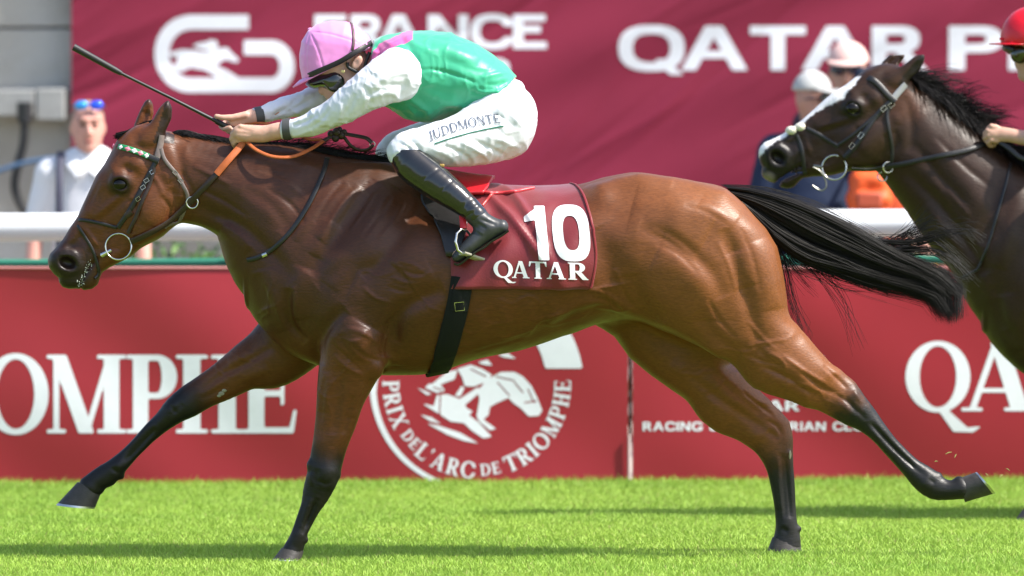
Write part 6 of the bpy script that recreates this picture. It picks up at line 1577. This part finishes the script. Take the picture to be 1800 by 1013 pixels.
V = [q for a, c in pk for q in (a, c)]; b.add(V, [(2*i, 2*i+1, 2*i+3, 2*i+2) for i in range(14)]); o = b.build('peak', red_h, hp2); o.modifiers.new('thick', 'SOLIDIFY').thickness = .005
b = MB(); b.ball(P(1760, 69, Y2 - .03), (.010, .010, .006)); b.ball(P(1778, 74, Y2 - .07), (.007, .007, .006)); b.build('stud', red_h, hp2)
gg2 = empty('goggles', tuple(P(1790, 95, Y2))); gg2.parent = rider2; gg2.matrix_parent_inverse = parent_matrix(rider2).inverted()
F = field_px(1755, 1850, 70, 130, Y2 - .11, Y2 + .11, .0045)
tub(F, [(1792, 92, y, .030, .076), (1822, 90, y, .022, .082)], k=.01); F.blob(tuple(P(1792, 97, Y2 - .05)), (.036, .026, .034), k=.008); F.blob(tuple(P(1792, 97, Y2 + .05)), (.036, .026, .034), k=.008)
garment('lens', F, mat('goggle_lens_green', (.02, .022, .006), rough=.08, spec=.7, coat=.6), gg2, noise=0)
F = field_px(1755, 1800, 74, 104, Y2 - .11, Y2 + .11, .0045)
tub(F, [(1768, 84, y, .016, .06), (1776, 88, y, .018, .07)], k=.01); garment('frame', F, boot_foot, gg2, noise=.001, nscale=.01)
# ================================================================== spectators beyond the rail
def spectator(px, top, ys, label, shirt, trousers, face=0.0, scale=1.0, cap=None, cap_turn=0.0, glasses=None, hair_c=None, skin_c=(.52, .29, .22), bulk=1.0, extra=None):
    """px, top: photo pixel of the crown of the head; face: turn of the head in radians (0 towards the camera)"""
    p = P(px, top, ys); H = p.z; k = H / 1.76; x0 = p.x
    root = empty('person', (x0, ys, 0), label=label, cat='spectator', group='spectators behind the rail')
    sk = mat('skin_spectator', skin_c, rough=.5, spec=.35, sss=.1)
    Z = lambda z: z * k
    h = .013
    F = Field((x0 - .5, ys - .4, -.02), (x0 + .5, ys + .4, H + .05), h)
    def tb(F, rows, kk=.02): F.tube([(x0 + a * k, ys + b_ * k, Z(z)) for a, b_, z, *_ in rows], [r[3] * k for r in rows], [(r[4] if len(r) > 4 else r[3]) * k for r in rows], k=kk)
    R = Matrix.Rotation(face, 3, 'Z')
    def hp(a, b_, z): v = R @ Vector((a, b_, 0)); return (x0 + v.x * k, ys + v.y * k, Z(z))
    F.blob(hp(0, .01, 1.655), (.078 * k, .092 * k, .105 * k), k=.01)
    F.blob(hp(0, -.02, 1.585), (.062 * k, .07 * k, .078 * k), k=.03)
    F.tube([hp(0, -.095, 1.645), hp(0, -.112, 1.605)], [.010 * k, .017 * k], k=.012)
    F.blob(hp(0, -.078, 1.535), (.03 * k, .02 * k, .022 * k), k=.02)
    F.tube([hp(-.035, -.088, 1.672), hp(.035, -.088, 1.672)], [.012 * k, .012 * k], k=.015)
    for s in (-1, 1):
        F.blob(hp(s * .034, -.088, 1.648), (.017 * k, .012 * k, .011 * k), k=.008, carve=True)
        F.blob(hp(s * .08, .015, 1.63), (.012 * k, .02 * k, .032 * k), k=.01)
    F.tube([hp(-.022, -.097, 1.565), hp(.022, -.097, 1.565)], [.004, .004], k=.006, carve=True)
    tb(F, [(0, .02, 1.42, .06), (0, .01, 1.56, .055)], .03)
    tb(F, [(0, .02, 1.38, .12 * bulk, .09), (0, .01, 1.15, .14 * bulk, .10), (0, .02, .95, .14 * bulk, .10)], .03)
    for s in (-1, 1):
        tb(F, [(s * .17 * bulk, .02, 1.40, .055), (s * .235 * bulk, .02, 1.12, .042), (s * .25 * bulk, -.06, .90, .036), (s * .25 * bulk, -.10, .80, .030)])
        for i in range(4): tb(F, [(s * (.235 * bulk + .012 * i - .01), -.11, .80, .011), (s * (.235 * bulk + .012 * i - .01), -.125, .735 + .006 * (i in (0, 3)), .0095), (s * (.225 * bulk + .012 * i - .01), -.115, .70, .009)], .006)
        tb(F, [(s * .225 * bulk, -.115, .81, .012), (s * .205 * bulk, -.135, .765, .010)], .008)
        tb(F, [(s * .09, .02, .92, .09), (s * .10, .0, .50, .06), (s * .11, .02, .10, .045), (s * .11, -.10, .04, .035)])
    V, Q = F.mesh(2); obj('body', mesh_np('body', V, Q), sk, root)
    for s in (-1, 1):
        b = MB(); b.ball(hp(s * .033, -.083, 1.648), (.013 * k, .010 * k, .008 * k), 10, 8); b.build('eye', mat('spectator_eye', (.05, .03, .025), rough=.2), root)
        b = MB(); b.tube([hp(s * .014, -.099, 1.668), hp(s * .034, -.103, 1.674), hp(s * .055, -.088, 1.668)], .004, 6); b.build('eyebrow', mat('brow', (.10, .06, .045), rough=.8), root)
    b = MB(); b.tube([hp(-.024, -.093, 1.566), hp(0, -.099, 1.567), hp(.024, -.093, 1.566)], [.003, .006, .003], 6); b.build('lips', mat('lips', (.38, .13, .11), rough=.5), root)
    F = Field((x0 - .5, ys - .3, .7), (x0 + .5, ys + .3, H), h)
    tb(F, [(0, .02, 1.40, .14 * bulk, .105), (0, .01, 1.15, .165 * bulk, .125), (0, .02, .92, .165 * bulk, .125)], .03)
    tb(F, [(-.16 * bulk, .02, 1.41, .075), (.16 * bulk, .02, 1.41, .075)], .05); tb(F, [(0, .03, 1.44, .075), (0, .025, 1.475, .07)], .03)
    sl = 1.12 if extra != 'long' else .88
    for s in (-1, 1): tb(F, [(s * .17 * bulk, .02, 1.40, .075), (s * .225 * bulk, .02, 1.18, .066)] + ([(s * .245 * bulk, -.03, .95, .05)] if extra == 'long' else [(s * .232 * bulk, .02, 1.13, .064)]), .03)
    sm = mat('shirt', shirt, rough=.8, spec=.2, bump=.004, bscale=14)
    V, Q = F.mesh(2); N = normals(V, Q); V = V + N * (.004 * vnoise(V * np.array([1, 1, .6]), .06, 3))[:, None]; obj('shirt', mesh_np('shirt', V, Q), sm, root)
    F = Field((x0 - .35, ys - .25, 0), (x0 + .35, ys + .25, 1.1 * k), h)
    tb(F, [(0, .02, .98, .15 * bulk, .115), (0, .02, .88, .16 * bulk, .12)], .03)
    for s in (-1, 1): tb(F, [(s * .09, .02, .90, .105), (s * .10, 0, .50, .08), (s * .11, .02, .10, .065)], .03)
    V, Q = F.mesh(2); obj('trousers', mesh_np('trousers', V, Q), mat('trousers', trousers, rough=.85, spec=.15), root)
    if hair_c:
        F = Field((x0 - .2, ys - .2, H - .35), (x0 + .2, ys + .2, H + .06), .009)
        F.blob(hp(0, .03, 1.665), (.084 * k, .09 * k, .105 * k), k=0)
        V, Q = F.mesh(1); N = normals(V, Q); V = V + N * (.004 * vnoise(V, .012, 3))[:, None]; obj('hair', mesh_np('hair', V, Q), mat('hair_crown', hair_c, rough=.7), root)
    if cap:
        cp = empty('cap', hp(0, 0, 1.70)); cp.parent = root; cp.matrix_parent_inverse = parent_matrix(root).inverted()
        F = Field((x0 - .25, ys - .25, H - .25), (x0 + .25, ys + .25, H + .06), .008)
        F.blob(hp(0, .012, 1.675), (.094 * k, .108 * k, .105 * k), k=0)
        _, X, Y_, Zz = F.win(F.lo - 1, F.lo + 9); F.D = np.maximum(F.D, (Z(1.685) - Zz + 0 * X + 0 * Y_).astype(np.float32))
        cm = mat('cap_cloth', cap, rough=.85, spec=.15)
        V, Q = F.mesh(1); obj('crown', mesh_np('crown', V, Q), cm, cp)
        b = MB(); vv = []
        for i in range(11):
            t = math.pi * (i / 10 - .5); vv += [Vector(hp(.085 * math.sin(t), -.075 - .02 * math.cos(t), 1.692)), Vector(hp(.088 * math.sin(t), -.08 - .095 * math.cos(t), 1.692 - .022 * math.cos(t)))]
        b.add(vv, [(2*i, 2*i+1, 2*i+3, 2*i+2) for i in range(10)]); o = b.build('brim', cm, cp); o.modifiers.new('thick', 'SOLIDIFY').thickness = .006
    if glasses:
        col, zg, metal = glasses; gl = empty('sunglasses', hp(0, -.1, zg)); gl.parent = root; gl.matrix_parent_inverse = parent_matrix(root).inverted()
        gm = mat('glasses_lens', col, rough=.08, spec=.8, metal=metal, coat=.5); off = -.100 if zg < 1.7 else -.082
        for s in (-1, 1):
            b = MB(); b.ball(hp(s * .037, off, zg), (.036 * k, .014, .025 * k), 14, 10, R); b.build('lens', gm if s < 0 else mat('glasses_lens_b', (col[0] * .6, col[1] * .35, min(1, col[2] * 1.2)), rough=.08, spec=.8, metal=metal, coat=.5), gl)
            b = MB(); b.tube([hp(s * .07, off + .01, zg), hp(s * .086, .02, zg - .01)], .005, 6); b.build('temple', mat('temple', (.02, .02, .05), rough=.4), gl)
        b = MB(); b.tube([hp(-.012, off - .004, zg), hp(.012, off - .004, zg)], .005, 6); b.build('bridge', mat('glasses_bridge', (.02, .03, .08), rough=.4), gl)
    return root, hp, k, x0
r, hp, k, x0 = spectator(155, 180, 7.4, 'balding man in white polo with blue mirrored sunglasses on his head', (.72, .72, .75), (.12, .12, .13), face=.12, glasses=((.05, .35, .85), 1.745, .6), skin_c=(.60, .30, .235), hair_c=(.30, .19, .15), bulk=1.12)
col_ = MB()
for s in (-1, 1):
    col_.ribbon([Vector((x0 + s * .03 * k, 7.4 - .105 * k, 1.40 * k)), Vector((x0 + s * .075 * k, 7.4 - .085 * k, 1.455 * k)), Vector((x0 + s * .08 * k, 7.4 + .02, 1.49 * k))], [Vector((0, -1, .4))] * 3, .06, .008)
col_.build('collar', mat('collar_white', (.75, .75, .78), rough=.8), r)
bp = empty('backpack', (x0, 7.6, 1.2), label='dark backpack worn by the man in the white polo', cat='backpack')
for s in (-1, 1):
    b = MB(); b.ribbon([Vector((x0 + s * .135 * k, 7.4 + y_, z * k)) for y_, z in ((.08, 1.50), (-.02, 1.505), (-.10, 1.42), (-.135, 1.30), (-.145, 1.10), (-.10, .98))], [Vector((0, -1, .3))] * 6, .035, .012); b.build('strap', mat('backpack_strap', (.05, .05, .08), rough=.7), bp)
b = MB(); b.box((x0, 7.4 + .21, 1.22 * k), (.30, .14, .45)); b.build('bag', mat('backpack_cloth', (.04, .045, .07), rough=.8), bp, bevel=.04)
spectator(1430, 131, 7.3, 'man in pale grey cap and dark sunglasses turned to the right', (.018, .028, .06), (.02, .025, .05), face=.85, cap=(.45, .45, .44), glasses=((.008, .008, .01), 1.652, 0), skin_c=(.46, .24, .18), extra='long', bulk=1.1)
spectator(1490, 80, 8.3, 'woman in pale pink cap and sunglasses standing behind the others', (.05, .035, .05), (.05, .05, .06), face=-.1, cap=(.70, .47, .43), glasses=((.012, .016, .04), 1.652, 0), skin_c=(.50, .27, .20), hair_c=(.16, .07, .03))
spectator(1532, 124, 7.8, 'person in dark blue cap half hidden behind the dark horse\'s head', (.40, .06, .02), (.03, .03, .04), face=.3, cap=(.02, .035, .06), glasses=((.01, .01, .012), 1.652, 0), skin_c=(.46, .25, .19))
# orange bag
bg = empty('shoulder_bag', tuple(P(1530, 335, 7.1)), label='bright orange bag hanging at the rail under the dark horse\'s jaw', cat='bag')
F = field_px(1470, 1590, 280, 420, 6.85, 7.4, .011)
tub(F, [(1512, 318, 7.1, .05, .09), (1545, 318, 7.1, .05, .09)], k=.03); tub(F, [(1508, 350, 7.1, .055, .10), (1548, 350, 7.1, .055, .10)], k=.04); tub(F, [(1512, 385, 7.1, .05, .09), (1545, 385, 7.1, .05, .09)], k=.04)
garment('pouch', F, mat('bag_orange', (.75, .10, .012), rough=.55), bg, noise=.004, nscale=.05)
b = MB(); b.box(P(1528, 352, 6.985), (.115, .03, .07)); b.build('pocket', mat('bag_rust', (.45, .075, .03), rough=.6), bg, bevel=.012)
b = MB(); b.tube([P(1505, 315, 7.1), P(1512, 250, 7.35), P(1530, 205, 7.5)], .012, 6); b.build('strap', mat('bag_strap', (.4, .06, .02), rough=.7), bg)
# bits of turf thrown up behind the hind hoof
tf_mat = mat('turf_bit', (.22, .22, .06), rough=.8)
for (a, c, r_, an), lab in zip(((1668, 797, .013, .4), (1680, 802, .010, 1.2), (1735, 835, .008, 2.2), (1760, 838, .012, .9), (1772, 826, .009, 2.5), (1646, 812, .006, .2)),
        ('largest shred of turf in the air above the hind fetlock', 'short shred of turf just below the largest flying one', 'tiny shred of turf at the hind shoe', 'long shred of turf flying right of the hind hoof', 'rightmost and highest shred of turf beyond the hind hoof', 'smallest shred of turf left of the hind fetlock')):
    p = P(a, c, -.05 + .02 * (a % 5)); d = Vector((math.cos(an), .3, math.sin(an) * .7)); b = MB(); b.tube([p - d * r_, p + Vector((0, 0, .002)), p + d * r_], [.0008, .0022, .0006], 5); b.build('turf_shred', tf_mat, None, label=lab, cat='turf', group='turf shreds thrown up by the hoof')
